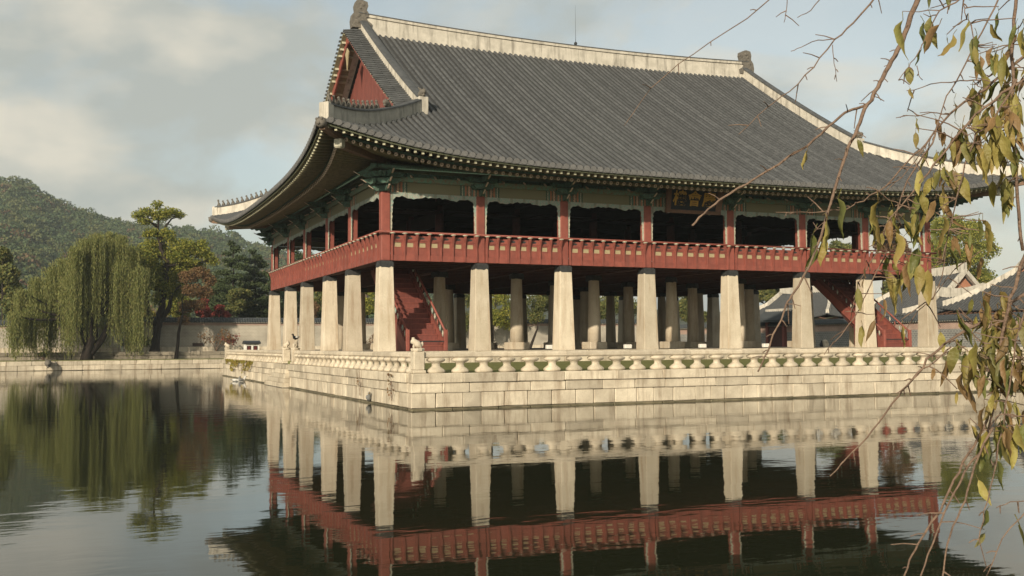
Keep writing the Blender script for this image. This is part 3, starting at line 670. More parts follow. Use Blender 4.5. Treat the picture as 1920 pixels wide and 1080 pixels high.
def chwidu(x, sg):
    m = MB(); c = Vector((x, YR, zridge(x))); W_ = 1.25
    # dragon head biting the ridge: silhouette in x-z, thick in y, plus brow, snout and crest lumps
    poly = [(.62, .0+.25), (.66, .62), (.42, .82), (.30, 1.05), (.46, 1.12), (.50, 1.35), (.36, 1.62), (.44, 1.95), (.40, 2.25), (.1, 2.38), (-.22, 2.30), (-.30, 1.95), (-.26, 1.55), (-.44, 1.25), (-.50, .8), (-.46, .25)]
    m.prism([(c.x+sg*a*1.12, c.z+b*.84) for a, b in poly], 1, YR-.3, YR+.3)
    for dy in (-.27, .27):
        for a, b, r in ((.15, 2.0, .17), (.25, 1.45, .16), (-.15, 1.2, .2), (.3, .62, .2), (-.2, .7, .2), (.0, 1.75, .13)): m.ell((c.x+sg*a, YR+dy, c.z+b*.84), (r, .08, r*.8), 8, 5)
    m.ell((c.x-sg*.02, YR, c.z+1.98), (.16, .12, .1), 8, 5)
    return m.build('ridge_dragon_head', CARVD, P)
chwidu(2.55, 1); chwidu(LX-2.55, -1)
def dragon_head(c, d, s=1):
    c = Vector(c); d = Vector(d).normalized(); n = Vector((-d.y, d.x, 0)); m = MB()
    def q(a, b, z): return c+d*a*s+n*b*s+Vector((0, 0, z*s))
    m.tube([q(-.35, 0, .1), q(-.1, 0, .25), q(.1, 0, .36), q(.28, 0, .34), q(.42, 0, .36)], [.2*s, .24*s, .22*s, .17*s, .10*s], 8)
    m.tube([q(.1, 0, .16), q(.3, 0, .13), q(.40, 0, .16)], [.13*s, .10*s, .05*s], 6)
    for b in (-.13, .13): m.tube([q(0, b, .5), q(-.15, b*1.3, .66), q(-.3, b*1.4, .7)], [.06*s, .045*s, .015*s], 5); m.ell(q(.14, b, .5), (.06*s,)*3, 6, 4)
    return m.build('dragon_head_tile', CARVD, P, True)
def figure(c, d, k):
    """small seated guardian figurine on a hip ridge"""
    c = Vector(c); d = Vector(d).normalized(); m = MB(); h = .42 if k else .52
    def q(a, z): return c+d*a+Vector((0, 0, z))
    m.tube([q(-.07, -.02), q(-.05, .1), q(.0, .22), q(.03, .30), q(.05, h-.06), q(.07, h)], [.10, .11, .085, .05, .075, .03], 7)
    m.tube([q(.04, .20), q(.11, .10), q(.12, -.02)], [.035, .03, .035], 5); m.tube([q(.06, h-.06), q(.14, h-.09)], [.045, .025], 5)
    return m.build('ridge_figurine', CARVD, P, True)
VT = None
for gi, gx, sg in ((0, GX, 1), (1, LX-GX, -1)):
    for half in (0, 1):
        Yf = (lambda v: v) if half == 0 else (lambda v: LY-v)
        # descending ridge along the gable edge
        n = 26; path = []
        for k in range(n+1):
            t = YR-.2-(YR-.2-2.55)*k/n; o_, lf = eave(ends(gx, LX)); e = .35*((gx-LX/2)/(LX/2))**2
            path.append(Vector((gx, Yf(t), zs(t+o_, lf, e))))
        rdg = sweep(path, .20, -.12, .74, PLAST, 'gable_ridge', .26)
        endp = path[-1]; MB().cbox(gx-.27, gx+.27, endp.y-.25, endp.y+.25, endp.z-.3, endp.z+.78, .03).build('ridge_end_block', PLAST, P)
        dragon_head((gx, endp.y, endp.z+.74), (0, -1 if half == 0 else 1, 0), .85)
        # verge tiles: short convex tiles laid across the gable edge
        vm = MB(); L_ = 0
        for k in range(44):
            t = YR-.15-(YR-.15-2.4)*(k+.5)/44; o_, lf = eave(ends(gx, LX)); e = .35*((gx-LX/2)/(LX/2))**2; z = zs(t+o_, lf, e)
            xs_ = [gx-sg*.1, gx-sg*.7, gx-sg*1.3]; zz = [.16, .11, .02]; t2 = MB()
            for w in range(2):
                t2.loft([[(xs_[w+v], Yf(t)+.125*math.cos(a)*(1.06 if (w == 0 and v) else 1), z+zz[w+v]+.11*math.sin(a)+(.02 if w == 0 else 0)) for a in [math.pi*q/5 for q in range(6)]] for v in (0, 1)], True, 0, True)
            if gi == 0 and half == 0: t2.build('verge_tile', TILE, P)
            else: vm.v += []; vm.add(t2.v, t2.f)
        if vm.v: tag(vm.build('verge_tile_field', TILE, P), kind='stuff')
        # bargeboard behind the verge and small purlin ends under it
        bb = []; 
        for k in range(n+1):
            p = path[k]; bb.append([Vector((gx-sg*.82, p.y, p.z-.02)), Vector((gx-sg*.92, p.y, p.z-.02)), Vector((gx-sg*.92, p.y, p.z-.62)), Vector((gx-sg*.82, p.y, p.z-.62))])
        m = MB(); m.loft(bb); m.build('bargeboard', RED, P)
        m = MB(); m.loft([[Vector((gx-sg*1.2, p.y, p.z+.01)), Vector((gx+sg*.1, p.y, p.z+.01)), Vector((gx+sg*.1, p.y, p.z-.10)), Vector((gx-sg*1.2, p.y, p.z-.10))] for p in path]); m.build('verge_deck', SOFF, P)
        for k in range(1, 20):
            p = path[int(k*n/20)]; MB().box(gx-sg*1.14 if sg > 0 else gx+.3, gx+.3 if sg < 0 and False else (gx-.2 if sg > 0 else gx+1.14), p.y-.06, p.y+.06, p.z-.24, p.z-.11).build('verge_rafter', PALEP, P)
        # hip ridge down to the eave corner, figurines on it
        hx = (lambda v: v) if gi == 0 else (lambda v: LX-v)
        hp = []
        for k in range(19):
            v = 2.6-(2.6+3.72)*k/18; o_, lf = eave(v+TIP); hp.append(Vector((hx(v), Yf(v), zs(v+o_, lf))))
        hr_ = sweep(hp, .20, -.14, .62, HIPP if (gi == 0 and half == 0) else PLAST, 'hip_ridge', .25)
        d = (hp[-1]-hp[0]); d.z = 0; d.normalize()
        c = hp[-1]; eb = MB(); eb.cbox(-.24, .24, -.24, .24, -.15, .70, .03); eb.v = [tuple(Matrix.Rotation(R(45), 3, 'Z')@Vector(v)+c) for v in eb.v]; eb.build('ridge_end_block', PLAST, P)
        for k in range(11):
            f = 17.6-k*.86; i0 = int(f); fr = f-i0; q = hp[i0].lerp(hp[i0+1], fr); figure(q+Vector((0, 0, .72)), d, k)
        q = hp[7]; dragon_head(q+Vector((0, 0, .70)), d, .7)
    # gable wall of vertical boards
    xg = gx+sg*.35; nb = 60
    for k in range(nb):
        y0 = 3.0+(LY-6)*k/nb; y1 = 3.0+(LY-6)*(k+1)/nb; ym = (y0+y1)/2; t = min(ym, LY-ym); o_, lf = eave(ends(gx, LX)); zt = zs(t+o_, lf)-.1
        if gi == 0: MB().cbox(xg-.05, xg+.03, y0+.006, y1-.006, 12.2, max(zt, 12.6), .012).build('gable_board', REDD, P)
    if gi == 1: MB().prism([(3.0, 12.2), (LY-3, 12.2), (YR, 19.4)], 0, xg-.03, xg+.05).build('gable_wall', REDD, P)
    # pendant ornament under the apex
    m = MB(); m.prism([(YR-.42, 18.5), (YR-.2, 18.1), (YR-.1, 17.8), (YR, 17.4), (YR+.1, 17.8), (YR+.2, 18.1), (YR+.42, 18.5), (YR, 18.8)], 0, xg-sg*1.32-.03, xg-sg*1.32+.03); m.build('gable_pendant', OCHRE, P)
# lightning rod
m = MB(); zr = zridge(17.8)+1.2; m.tube([(17.75, YR, zr-.2), (17.75, YR, zr+.5), (17.75, YR, zr+2.7)], [.025, .012, .005], 6); m.ell((17.75, YR, zr+.05), (.12, .12, .12), 8, 5); m.build('lightning_rod', IRON, P)

# ---- signboard
SB = thing('signboard', 'black signboard with three gold characters hung under the eave', 'signboard', (16.9, -.75, 7.3))
tilt = R(14); sc_ = Vector((16.95, -1.0, 7.98))
def sbm(mb): mb.v = [tuple(Matrix.Rotation(tilt, 3, 'X')@Vector(v)+sc_) for v in mb.v]; return mb
sbm(MB().box(-1.42, 1.42, -.03, .03, -.52, .56)).build('board', BOARDK, SB)
for nm, b in (('frame', (-1.72, 1.72, -.05, .05, -.70, -.521)), ('frame', (-1.72, 1.72, -.05, .05, .561, .74)), ('frame', (-1.70, -1.421, -.05, .05, -.52, .56)), ('frame', (1.421, 1.70, -.05, .05, -.52, .56))):
    mb = MB().box(*b); sg = 0
    mb.v = [(v[0]*(1+.05*(v[2] > 0)), v[1]-(.10 if abs(v[2]) > .6 or abs(v[0]) > 1.6 else 0)*(v[1] < 0), v[2]) for v in mb.v]; sbm(mb).build(nm, BROWNP, SB)
for i, ch in enumerate('\u6a13\u6703\u6176'):
    fc = bpy.data.curves.new('character', 'FONT'); fc.body = ch; fc.size = .86; fc.extrude = .012; fc.offset = .012; fc.align_x = 'CENTER'; fc.align_y = 'CENTER'; fc.resolution_u = 3
    fo = bpy.data.objects.new('character', fc); COL.objects.link(fo); bpy.context.view_layer.update()
    me = bpy.data.meshes.new_from_object(fo.evaluated_get(bpy.context.evaluated_depsgraph_get())); COL.objects.unlink(fo); bpy.data.objects.remove(fo)
    me.materials.clear(); me.materials.append(GOLD)
    Mx = Matrix.Translation(sc_) @ Matrix.Rotation(tilt, 4, 'X') @ Matrix.Translation((-.93+.93*i, -.045, .04)) @ Matrix.Rotation(R(90), 4, 'X')
    me.transform(Mx); link('character', me, SB)

# ---- stairs
def stair(x0, x1, label):
    st = thing('wooden_stair', label, 'stairs', ((x0+x1)/2, .5, 0), 'stairs under the pavilion'); n = 16; y0, y1 = .5, 6.5; H = FB+.1
    for k in range(n):
        ya = y0+(y1-y0)*k/n; za = H*k/n; MB().cbox(x0+.08, x1-.08, ya-.02, ya+(y1-y0)/n+.03, za+H/n-.05, za+H/n, .008).build('tread', RED, st)
        MB().box(x0+.08, x1-.08, ya, ya+.03, za+.002, za+H/n-.052).build('riser', REDD, st)
    dy, dz = (y1-y0), H; ln = math.hypot(dy, dz); un = (dy/ln, dz/ln)
    for x in (x0, x1):
        m = MB(); m.prism([(y0-.25, 0), (y0+.3, 0), (y1+.2, H-.25), (y1+.2, H), (y1-.1, H+.12), (y0-.25, .28)], 0, x-.06, x+.06); m.build('stringer', RED, st)
        m = MB(); m.tube([(x, y0-.15, .98), (x, y1, H+.92)], .055, 8); m.build('stair_handrail', RED, st, True)
        MB().cbox(x-.09, x+.09, y0-.3, y0-.12, 0, 1.05, .02).build('newel', RED, st)
        for k in range(15):
            f = (k+.5)/15; yy = y0+dy*f; zz = H*f
            m = MB(); m.prism([(yy-.2, zz+.14-.15), (yy+.2, zz+.14+.15), (yy+.2, zz+.52+.15), (yy-.2, zz+.52-.15)], 0, x-.025, x+.025); m.build('stair_panel', REDD, st)
            m = MB(); m.tube([(x, yy, zz+.56), (x, yy-.02, zz+.70), (x, yy, zz+.86)], [.03, .055, .03], 6); m.build('stair_baluster', (WHITEC, TEAL, RED)[k % 3], st, True)
        m = MB(); m.prism([(y0-.1, .004), (y0+2.3, .004), (y0+2.3, 1.45), (y0+.3, .1)], 0, x-.045, x+.045); m.build('side_boarding', REDD, st)
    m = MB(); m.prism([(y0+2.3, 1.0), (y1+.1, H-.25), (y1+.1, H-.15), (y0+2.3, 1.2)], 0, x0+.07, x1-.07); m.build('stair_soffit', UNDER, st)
    MB().cbox(x0, x1, y0-.24, y0-.19, .44, .50, .01).build('chain_bar', IRON, st)
stair(1.24, 3.2, 'red wooden stair rising behind the stone corner pillar nearest the guardian post')
stair(31.2, 33.2, 'red wooden stair at the end of the pavilion facing the palace halls')
# floor floodlights
for px in (1031, 1177, 1317, 1436):
    y = 4.2; p = on(px, 650, 1, y); m = MB(); m.cbox(p.x-.22, p.x+.22, y-.12, y+.12, .03, .26, .02); fl_ = thing('floodlight', 'white floodlight box on paved floor '+{1031: 'by the pillar third from the stair corner', 1177: 'by the pillar fourth from the stair corner', 1317: 'beside the pillar below the signboard end', 1436: 'in the bay looking towards the palace gate'}[px], 'floodlight', (p.x, y, 0), 'floodlights among the pillars')
    m.build('housing', WHITE, fl_); MB().box(p.x-.17, p.x+.17, y-.10, y+.10, -.005, .032).build('foot', IRON, fl_)

# ================================================================== FAR BANK
BK = thing('stone_embankment', 'weathered granite embankment along the far edge of the pond below the willow', 'embankment', (-10, 70, WZ))
courses(BK, 0, 70.0, -42, 22, -1, 21, [(-1.62, -1.16), (-2.14, -1.62), (-2.7, -2.14)], [(1.3, 2.6), (1.2, 2.3), (3, 5)], [0, .03, .02], GRAN, .6, b=.03)
RW = thing('retaining_wall', 'low rough stone retaining wall on the far bank beneath the brick wall', 'wall', (-10, 74.5, gz))
courses(RW, 0, 74.5, -42, 20, -1, 23, [(-.72, -.28), (gz, -.72)], [(.9, 2.4), (1.0, 2.6)], [0, .05], mat('rough_bank_stone', (.27, .235, .18), (.17, .145, .11), 2, .9, .8, 8, rnd=.2, coords='World'), .7, b=.05)
up_ = MB(); up_.box(-60, 56, 75.15, 120, gz-.2, -.30); tag(up_.build('upper_bank', SOIL), 'raised earth strip between retaining wall and brick wall', 'ground', kind='structure')
gr = MB(); gr.box(-60, 40, 70.7, 74.45, gz+.004, gz+.05); tag(gr.build('bank_grass', GRASS), 'narrow strip of grass along the far bank', 'grass', kind='structure')

def tiled_wall(label, p0, p1, zb, zt, bm, pinkh, capmat, group=None):
    """brick wall with a pink brick band and a ridged tile cap; each visible cap tile column is a piece"""
    p0, p1 = Vector((*p0, 0)), Vector((*p1, 0)); d = (p1-p0); L = d.length; d.normalize(); n = Vector((d.y, -d.x, 0))
    W = thing('brick_wall', label, 'wall', ((p0+p1)/2+Vector((0, 0, zb))), group)
    def uvbox(nm, h, z0, z1, m):
        a, b = p0+n*h, p1+n*h; c, e = p0-n*h, p1-n*h; me = bpy.data.meshes.new(nm)
        V = [a+Vector((0, 0, z0)), b+Vector((0, 0, z0)), b+Vector((0, 0, z1)), a+Vector((0, 0, z1)), c+Vector((0, 0, z0)), e+Vector((0, 0, z0)), e+Vector((0, 0, z1)), c+Vector((0, 0, z1))]
        me.from_pydata(V, [], [(0, 1, 2, 3), (5, 4, 7, 6), (3, 2, 6, 7), (4, 0, 3, 7), (1, 5, 6, 2)]); uv = me.uv_layers.new(name='UVMap')
        for pl in me.polygons:
            for li in pl.loop_indices: v = me.vertices[me.loops[li].vertex_index].co; uv.data[li].uv = ((v-p0).dot(d), v.z)
        me.materials.append(m); return link(nm, me, W)
    uvbox('base_course', .36, zb, zb+.55, GRAN); uvbox('brick_face', .30, zb+.552, zt-pinkh, bm); uvbox('pink_band', .312, zt-pinkh+.002, zt, WALLP)
    m = MB(); m.loft([[q+n*.62+Vector((0, 0, zt-.02)), q+n*.60+Vector((0, 0, zt+.06)), q+n*.1+Vector((0, 0, zt+.42)), q-n*.1+Vector((0, 0, zt+.42)), q-n*.60+Vector((0, 0, zt+.06)), q-n*.62+Vector((0, 0, zt-.02))] for q in (p0, p1)]); m.build('tile_cap', capmat, W)
    m = MB(); m.tube([p0+Vector((0, 0, zt+.47)), p1+Vector((0, 0, zt+.47))], .13, 8); m.build('cap_ridge', capmat, W)
    tile = MB(); tile.tube([n*.66+Vector((0, 0, .07)), n*.1+Vector((0, 0, .46))], [.085, .085], 6); tm = tile.mesh('cap_tile', capmat)
    k = int(L/.30); k2 = min(k, 260); st = L/k
    for i in range(k):
        q = p0+d*(st*(i+.5))
        if i < k2: link('cap_tile', tm, W, (q.x, q.y, zt))
    m = MB(); 
    for i in range(k): q = p0+d*(st*(i+.5)); m.ell(q+n*.605+Vector((0, 0, zt-.005)), (.09, .03, .05), 6, 4)
    tag(m.build('eave_tile_field', WHITEC, W), kind='stuff')
    return W
tiled_wall('long pale brick wall with grey tile cap behind the pagoda tree and pavilion', (-8.0, 80), (61, 80), -.32, 3.15, WALLB, .35, BLUET)
tiled_wall('pale brick wall with lower tile cap behind the weeping willow', (-60, 80.1), (-8.3, 80.1), -.32, 2.72, WALLB, .33, BLUET)
tiled_wall('grey brick palace wall with pink band facing the pond below the tiled halls', (62, 78), (62, -4), gz, 2.25, WALLG, .75, BLUET)
# drain grille, stone basin, rocks, bench, spout
D = thing('drain_grille', 'dark iron drain grille at the foot of the pale brick wall', 'grille', (0, 79.6, .2)); p = on(371, 646, 1, 79.6)
MB().box(p.x-.62, p.x+.62, 79.55, 79.62, p.z-.18, p.z+.18).build('frame', IRON, D)
for k in range(9): MB().box(p.x-.58+.13*k, p.x-.53+.13*k, 79.52, 79.55, p.z-.16, p.z+.16).build('bar', BROWNP, D)
p = on(60, 660, 1, 76.5); D = thing('stone_basin', 'carved stone basin on a pedestal standing on the far bank', 'basin', (p.x, 76.5, -.3)); z0 = -.31
m = MB(); m.lathe([(.28, 0), (.34, .12), (.22, .22), (.17, .42), (.26, .56)], 12, (p.x, 76.5, z0)); m.build('pedestal', GRANR, D); m = MB(); m.lathe([(.26, .562), (.46, .72), (.50, .86), (.44, .86), (.3, .76)], 14, (p.x, 76.5, z0)); m.build('bowl', GRANR, D)
p = on(80, 660, 1, 76.8); m = MB(); m.ell((p.x, 76.8, -.25), (.75, .45, .38), 10, 6); m.v = [(x+random.uniform(-.05, .05), y+random.uniform(-.05, .05), z+random.uniform(-.05, .05)) for x, y, z in m.v]; tag(m.build('boulder', GRANR), 'low rounded grey boulder beside the stone basin', 'rock')
p = on(360, 662, 1, 76.5); D = thing('stone_bench', 'low stone slab bench on the far bank near the leaning young tree', 'bench', (p.x, 76.5, -.3)); MB().cbox(p.x-.45, p.x+.45, 76.3, 76.7, .02, .17, .02).build('slab', GRANR, D)
for q in (-.3, .3): MB().cbox(p.x+q-.09, p.x+q+.09, 76.36, 76.64, -.31, .02, .02).build('leg', GRANR, D)
p = on(90, 690, 1, 69.4); D = thing('dragon_spout', 'carved stone dragon head spout jutting from the far embankment', 'spout', (p.x, 69.8, -1.9))
m = MB(); m.tube([(p.x, 70.2, -1.42), (p.x, 69.6, -1.40), (p.x, 69.3, -1.36), (p.x, 69.0, -1.42), (p.x, 68.8, -1.48)], [.26, .30, .36, .26, .12], 8); m.build('head', CARVD, D, True)
m = MB(); m.tube([(p.x, 69.5, -1.66), (p.x, 69.1, -1.70), (p.x, 68.9, -1.72)], [.2, .16, .08], 7); m.build('jaw', CARVD, D, True)
for q in (-.18, .18): MB().tube([(p.x+q, 69.4, -1.1), (p.x+q*1.4, 69.7, -.92)], [.08, .02], 5).build('horn', CARVD, D)
# white kiosk on the terrace
K = thing('white_kiosk', 'small white kiosk with dark roof and red framed windows behind the stone balustrade', 'kiosk', (0, 38.7, CZ)); p = on(471.5, 650, 1, 38.7); x0, x1 = p.x-.56, p.x+.56
MB().box(x0, x1, 38.25, 39.15, CZ-.012, .46).build('wall', WHITE, K)
m = MB(); m.prism([(38.05, .462), (39.35, .462), (39.25, .60), (38.7, .74), (38.15, .60)], 0, x0-.1, x1+.1); m.build('roof', IRON, K)
for q in (-.28, .24):
    f = MB().box(p.x+q-.17, p.x+q+.17, 38.225, 38.248, -.17, .32).build('window', IRON, K); MB().box(p.x+q-.12, p.x+q+.12, 38.21, 38.224, -.12, .27).build('pane', mat('red_pane', (.14, .03, .025), (.06, .02, .02), 9, .4) if q < 0 else bpy.data.materials['red_pane'], f)
# ================================================================== PALACE HALLS beyond the palace wall
def hall(label, cx, cy, lx, ly, ze, zr, oh=1.6, gable=True, along='y', group='palace halls beyond the wall', wallm=None):
    """hip and gable hall, ridge along world X or Y, real tile rows on every slope"""
    H = thing('palace_hall', label, 'building', (cx, cy, gz), group)
    def W(a, b, z): return Vector((cx+a, cy+b, z)) if along == 'x' else Vector((cx+b, cy+a, z))
    hx, hy = lx/2+oh, ly/2+oh; gxh = hx-hy*.62 if gable else hx-hy
    def surf(u, e): return ze+(zr-ze)*(.82*(u/hy)+.18*(u/hy)**2)+.55*math.exp(-e/2.2)*max(0, 1-u/3)
    body = MB(); body.v = []; 
    m = MB(); q = [W(a*lx/2, b*ly/2, z) for z in (gz, ze+.3) for a, b in ((-1, -1), (1, -1), (1, 1), (-1, 1))]; m.add(q, [(3, 2, 1, 0), (4, 5, 6, 7), (0, 1, 5, 4), (1, 2, 6, 5), (2, 3, 7, 6), (3, 0, 4, 7)]); m.build('wall', wallm or REDD, H)
    for sgn in (-1, 1):
        m = MB(); rows = MB(); n = int(2*hx/.38)
        for k in range(n+1):
            a = -hx+2*hx*k/n; e = hx-abs(a); top = hy if abs(a) < gxh+.3 else max(min(hy-(abs(a)-(hx-hy)), hy*.62 if gable else hy), .05)
            top = hy if abs(a) < gxh else min(e, hy)
            pts = [W(a, sgn*(hy-top*i/8), surf(top*i/8, e)) for i in range(9)]
            if k: m.loft([prev, pts], False, 0, False)
            prev = pts
            rows.tube([q_+Vector((0, 0, .02)) for q_ in pts], .10, 5)
        m.build('roof_slope', DECK, H); tag(rows.build('tile_field', TILE, H), kind='stuff')
        # end slope
        m = MB(); rows = MB(); n = int(2*hy/.38); ut = hx-gxh
        for k in range(n+1):
            b = -hy+2*hy*k/n; e = hy-abs(b); top = min(e, ut)
            pts = [W(sgn*(hx-top*i/6), b, surf(top*i/6, e)) for i in range(7)]
            if k: m.loft([prev, pts], False, 0, False)
            prev = pts; rows.tube([q_+Vector((0, 0, .02)) for q_ in pts], .10, 5)
        m.build('roof_slope', DECK, H); tag(rows.build('tile_field', TILE, H), kind='stuff')
        if gable:
            zb = surf(ut, 5); m = MB(); m.add([W(sgn*(gxh-.5), -(hy-ut), zb), W(sgn*(gxh-.5), (hy-ut), zb), W(sgn*(gxh-.5), 0, zr-.1)], [(0, 1, 2)]); m.build('gable_wall', mat('gable_brick', (.42, .20, .12), (.34, .15, .09), 5, .85) if 'gable_brick' not in bpy.data.materials else bpy.data.materials['gable_brick'], H)
            for sb in (-1, 1):
                pts = [W(sgn*gxh, sb*(hy-u), surf(u, 9)) for u in np.linspace(ut*.95, hy, 9)]; m = MB(); m.loft([[c+Vector((dx_*(1 if along == 'x' else 0), dx_*(0 if along == 'x' else 1), z_)) for dx_, z_ in ((-.22, -.1), (.22, -.1), (.2, .55), (-.2, .55))] for c in pts]); m.build('gable_ridge', PLAST, H)
        for sb in (-1, 1):
            pts = [W(sgn*(hx-u), sb*(hy-u), surf(u, u)) for u in np.linspace(.5, ut if gable else hy, 8)]; m = MB(); m.loft([[c+Vector((dx_, -dx_*sgn*sb if True else 0, z_)) for dx_, z_ in ((-.15, -.1), (.15, -.1), (.13, .5), (-.13, .5))] for c in pts]); m.build('hip_ridge', PLAST, H)
        m = MB(); 
        for a0, a1, b0, b1 in ((-hx, hx, sgn*hy, sgn*hy),): m.add([W(a0, sgn*(hy-.1), ze-.05), W(a1, sgn*(hy-.1), ze-.05), W(a1, sgn*ly/2*.98, ze+.25), W(a0, sgn*ly/2*.98, ze+.25)], [(0, 1, 2, 3)])
        m.build('soffit', GREEN, H)
        rf = MB()
        for k in range(int(2*hx/.5)): a = -hx+.25+.5*k; rf.tube([W(a, sgn*(hy-.12), ze-.16), W(a, sgn*(ly/2-.3), ze+.2)], .09, 5)
        tag(rf.build('rafter_field', BROWNP, H), kind='stuff')
        rf = MB()
        for k in range(int(2*hy/.5)): b = -hy+.25+.5*k; rf.tube([W(sgn*(hx-.12), b, ze-.16), W(sgn*(lx/2-.3), b, ze+.2)], .09, 5)
        tag(rf.build('rafter_field', BROWNP, H), kind='stuff')
    rl = gxh if gable else hx-hy
    m = MB(); m.loft([[W(a, b, zr+z+.35*(a/rl)**2) for b, z in ((-.22, -.2), (.22, -.2), (.2, .8), (-.2, .8))] for a in np.linspace(-rl-.1, rl+.1, 9)]); m.build('main_ridge', PLAST, H)
    for k in range(int(lx/2.4)+1):
        a = -lx/2+lx*k/int(lx/2.4+.001); 
        for sgn in (-1, 1): c = W(a, sgn*(ly/2+.02), 0); MB().box(c.x-.16, c.x+.16, c.y-.16, c.y+.16, gz, ze+.2).build('column', REDD, H)
    return H
hall('long tiled palace hall with white ridge seen between pavilion pillars', 78, 63, 17, 9, 3.3, 7.1, along='y')
hall('tiled palace hall with stepped white ridge seen beyond the last pavilion pillar', 78, 41.5, 13, 9, 3.2, 8.0, along='y')
hall('tall palace hall with orange brick gable framed by white descending ridges', 80, 21.5, 24, 13, 3.2, 9.9, oh=2, along='x')
hall('low side hall with tiled roof between the two taller palace halls', 70, 30.5, 8, 5, 2.7, 5.0, along='y', oh=1.2)
# small gate in the palace wall
GT = thing('palace_gate', 'small wooden gate with blue grey tiled roof set in the palace wall', 'gate', (62, 52, gz)); p = on(1455, 620, 0, 61.5); gy = p.y
for q in (-1.5, 1.5): MB().box(61.3, 62.7, gy+q-.2, gy+q+.2, gz, 2.75).build('post', REDD, GT)
for q in (-.66, .66): MB().box(61.45, 61.55, gy+q-.64, gy+q+.64, gz, 2.2).build('door', mat('gate_door', (.07, .025, .02), (.04, .015, .012), 5, .7) if q < 0 else bpy.data.materials['gate_door'], GT)
m = MB(); m.prism([(60.3, 2.7), (60.3, 2.82), (62, 3.95), (63.7, 2.82), (63.7, 2.7)], 1, gy-2.6, gy+2.6)
m.v = [(x, y, z) for x, y, z in m.v]; rf = m.build('roof', BLUET, GT)
m = MB(); 
for k in range(14):
    y = gy-2.5+5*k/13; m.tube([(60.25, y, 2.86), (61.9, y, 3.98)], .1, 6)
tag(m.build('tile_field', BLUET, GT), kind='stuff'); MB().cbox(61.8, 62.2, gy-2.3, gy+2.3, 3.9, 4.25, .03).build('ridge', PLAST, GT)
# person in dark clothes and a stone post on the bank before the palace wall
def person(x, y, z, label, face=0):
    m = bpy.data.meshes.new('person'); J = [((0, 0, .92), .15), ((0, 0, 1.15), .16), ((0, 0, 1.38), .17), ((0, 0, 1.47), .07), ((0, .01, 1.54), .07), ((0, .02, 1.62), .10), ((0, .02, 1.71), .075),
         ((.10, 0, .86), .11), ((.10, .03, .48), .085), ((.10, 0, .08), .06), ((.10, .14, .03), .05), ((-.10, 0, .86), .11), ((-.10, -.03, .48), .085), ((-.10, -.05, .08), .06), ((-.10, .09, .03), .05),
         ((.21, 0, 1.38), .07), ((.27, 0, 1.1), .055), ((.27, .09, .86), .04), ((-.21, 0, 1.38), .07), ((-.27, 0, 1.1), .055), ((-.27, .09, .86), .04)]
    E_ = [(0, 1), (1, 2), (2, 3), (3, 4), (4, 5), (5, 6), (0, 7), (7, 8), (8, 9), (9, 10), (0, 11), (11, 12), (12, 13), (13, 14), (2, 15), (15, 16), (16, 17), (2, 18), (18, 19), (19, 20)]
    m.from_pydata([j[0] for j in J], E_, []); o = bpy.data.objects.new('person', m); COL.objects.link(o); sk = o.modifiers.new('skin', 'SKIN'); ss = o.modifiers.new('sub', 'SUBSURF'); ss.levels = ss.render_levels = 1
    for i, j in enumerate(J): m.skin_vertices[0].data[i].radius = (j[1], j[1])
    m.skin_vertices[0].data[0].use_root = True; m.materials.append(mat('dark_clothes', (.02, .02, .022), (.014, .014, .016), 9, .8)); o.location = (x, y, z); o.rotation_euler = (0, 0, face); return tag(o, label, 'person')
p = on(1540, 640, 0, 58.0); person(p.x, p.y, gz, 'person in dark clothes standing before the grey brick palace wall', R(200))
p = on(1547, 640, 0, 58.4); D = thing('stone_post', 'short pale stone post beside the person in dark clothes', 'post', (p.x, p.y, gz)); MB().cbox(p.x-.28, p.x+.28, p.y-.28, p.y+.28, gz, .3, .04).build('shaft', GRANR, D); MB().lathe([(.3, .3), (.33, .38), (.2, .55), (.05, .62)], 10, (p.x, p.y, 0)).build('cap', GRANR, D)

# ================================================================== TREES
LG = {'willow': leafmat('willow_leaf', [(.115, .140, .045), (.185, .205, .068), (.26, .265, .09), (.225, .205, .08)], .45),
      'pagoda': leafmat('pagoda_leaf', [(.10, .13, .028), (.18, .21, .042), (.31, .30, .06), (.38, .34, .075)], .4),
      'green': leafmat('broad_leaf', [(0.061, 0.081, 0.027), (0.101, 0.121, 0.038), (0.162, 0.169, 0.054), (0.230, 0.196, 0.061)]),
      'pine': leafmat('pine_needle', [(.030, .046, .018), (.048, .068, .024), (.07, .085, .034)], .15),
      'brown': leafmat('brown_leaf', [(0.121, 0.074, 0.041), (0.189, 0.108, 0.054), (0.230, 0.135, 0.068), (0.135, 0.108, 0.041)]),
      'red': leafmat('maple_leaf', [(0.230, 0.041, 0.034), (0.324, 0.068, 0.054), (0.189, 0.041, 0.034)]),
      'yellow': leafmat('gold_leaf', [(0.162, 0.149, 0.027), (0.270, 0.223, 0.041), (0.216, 0.135, 0.041)])}
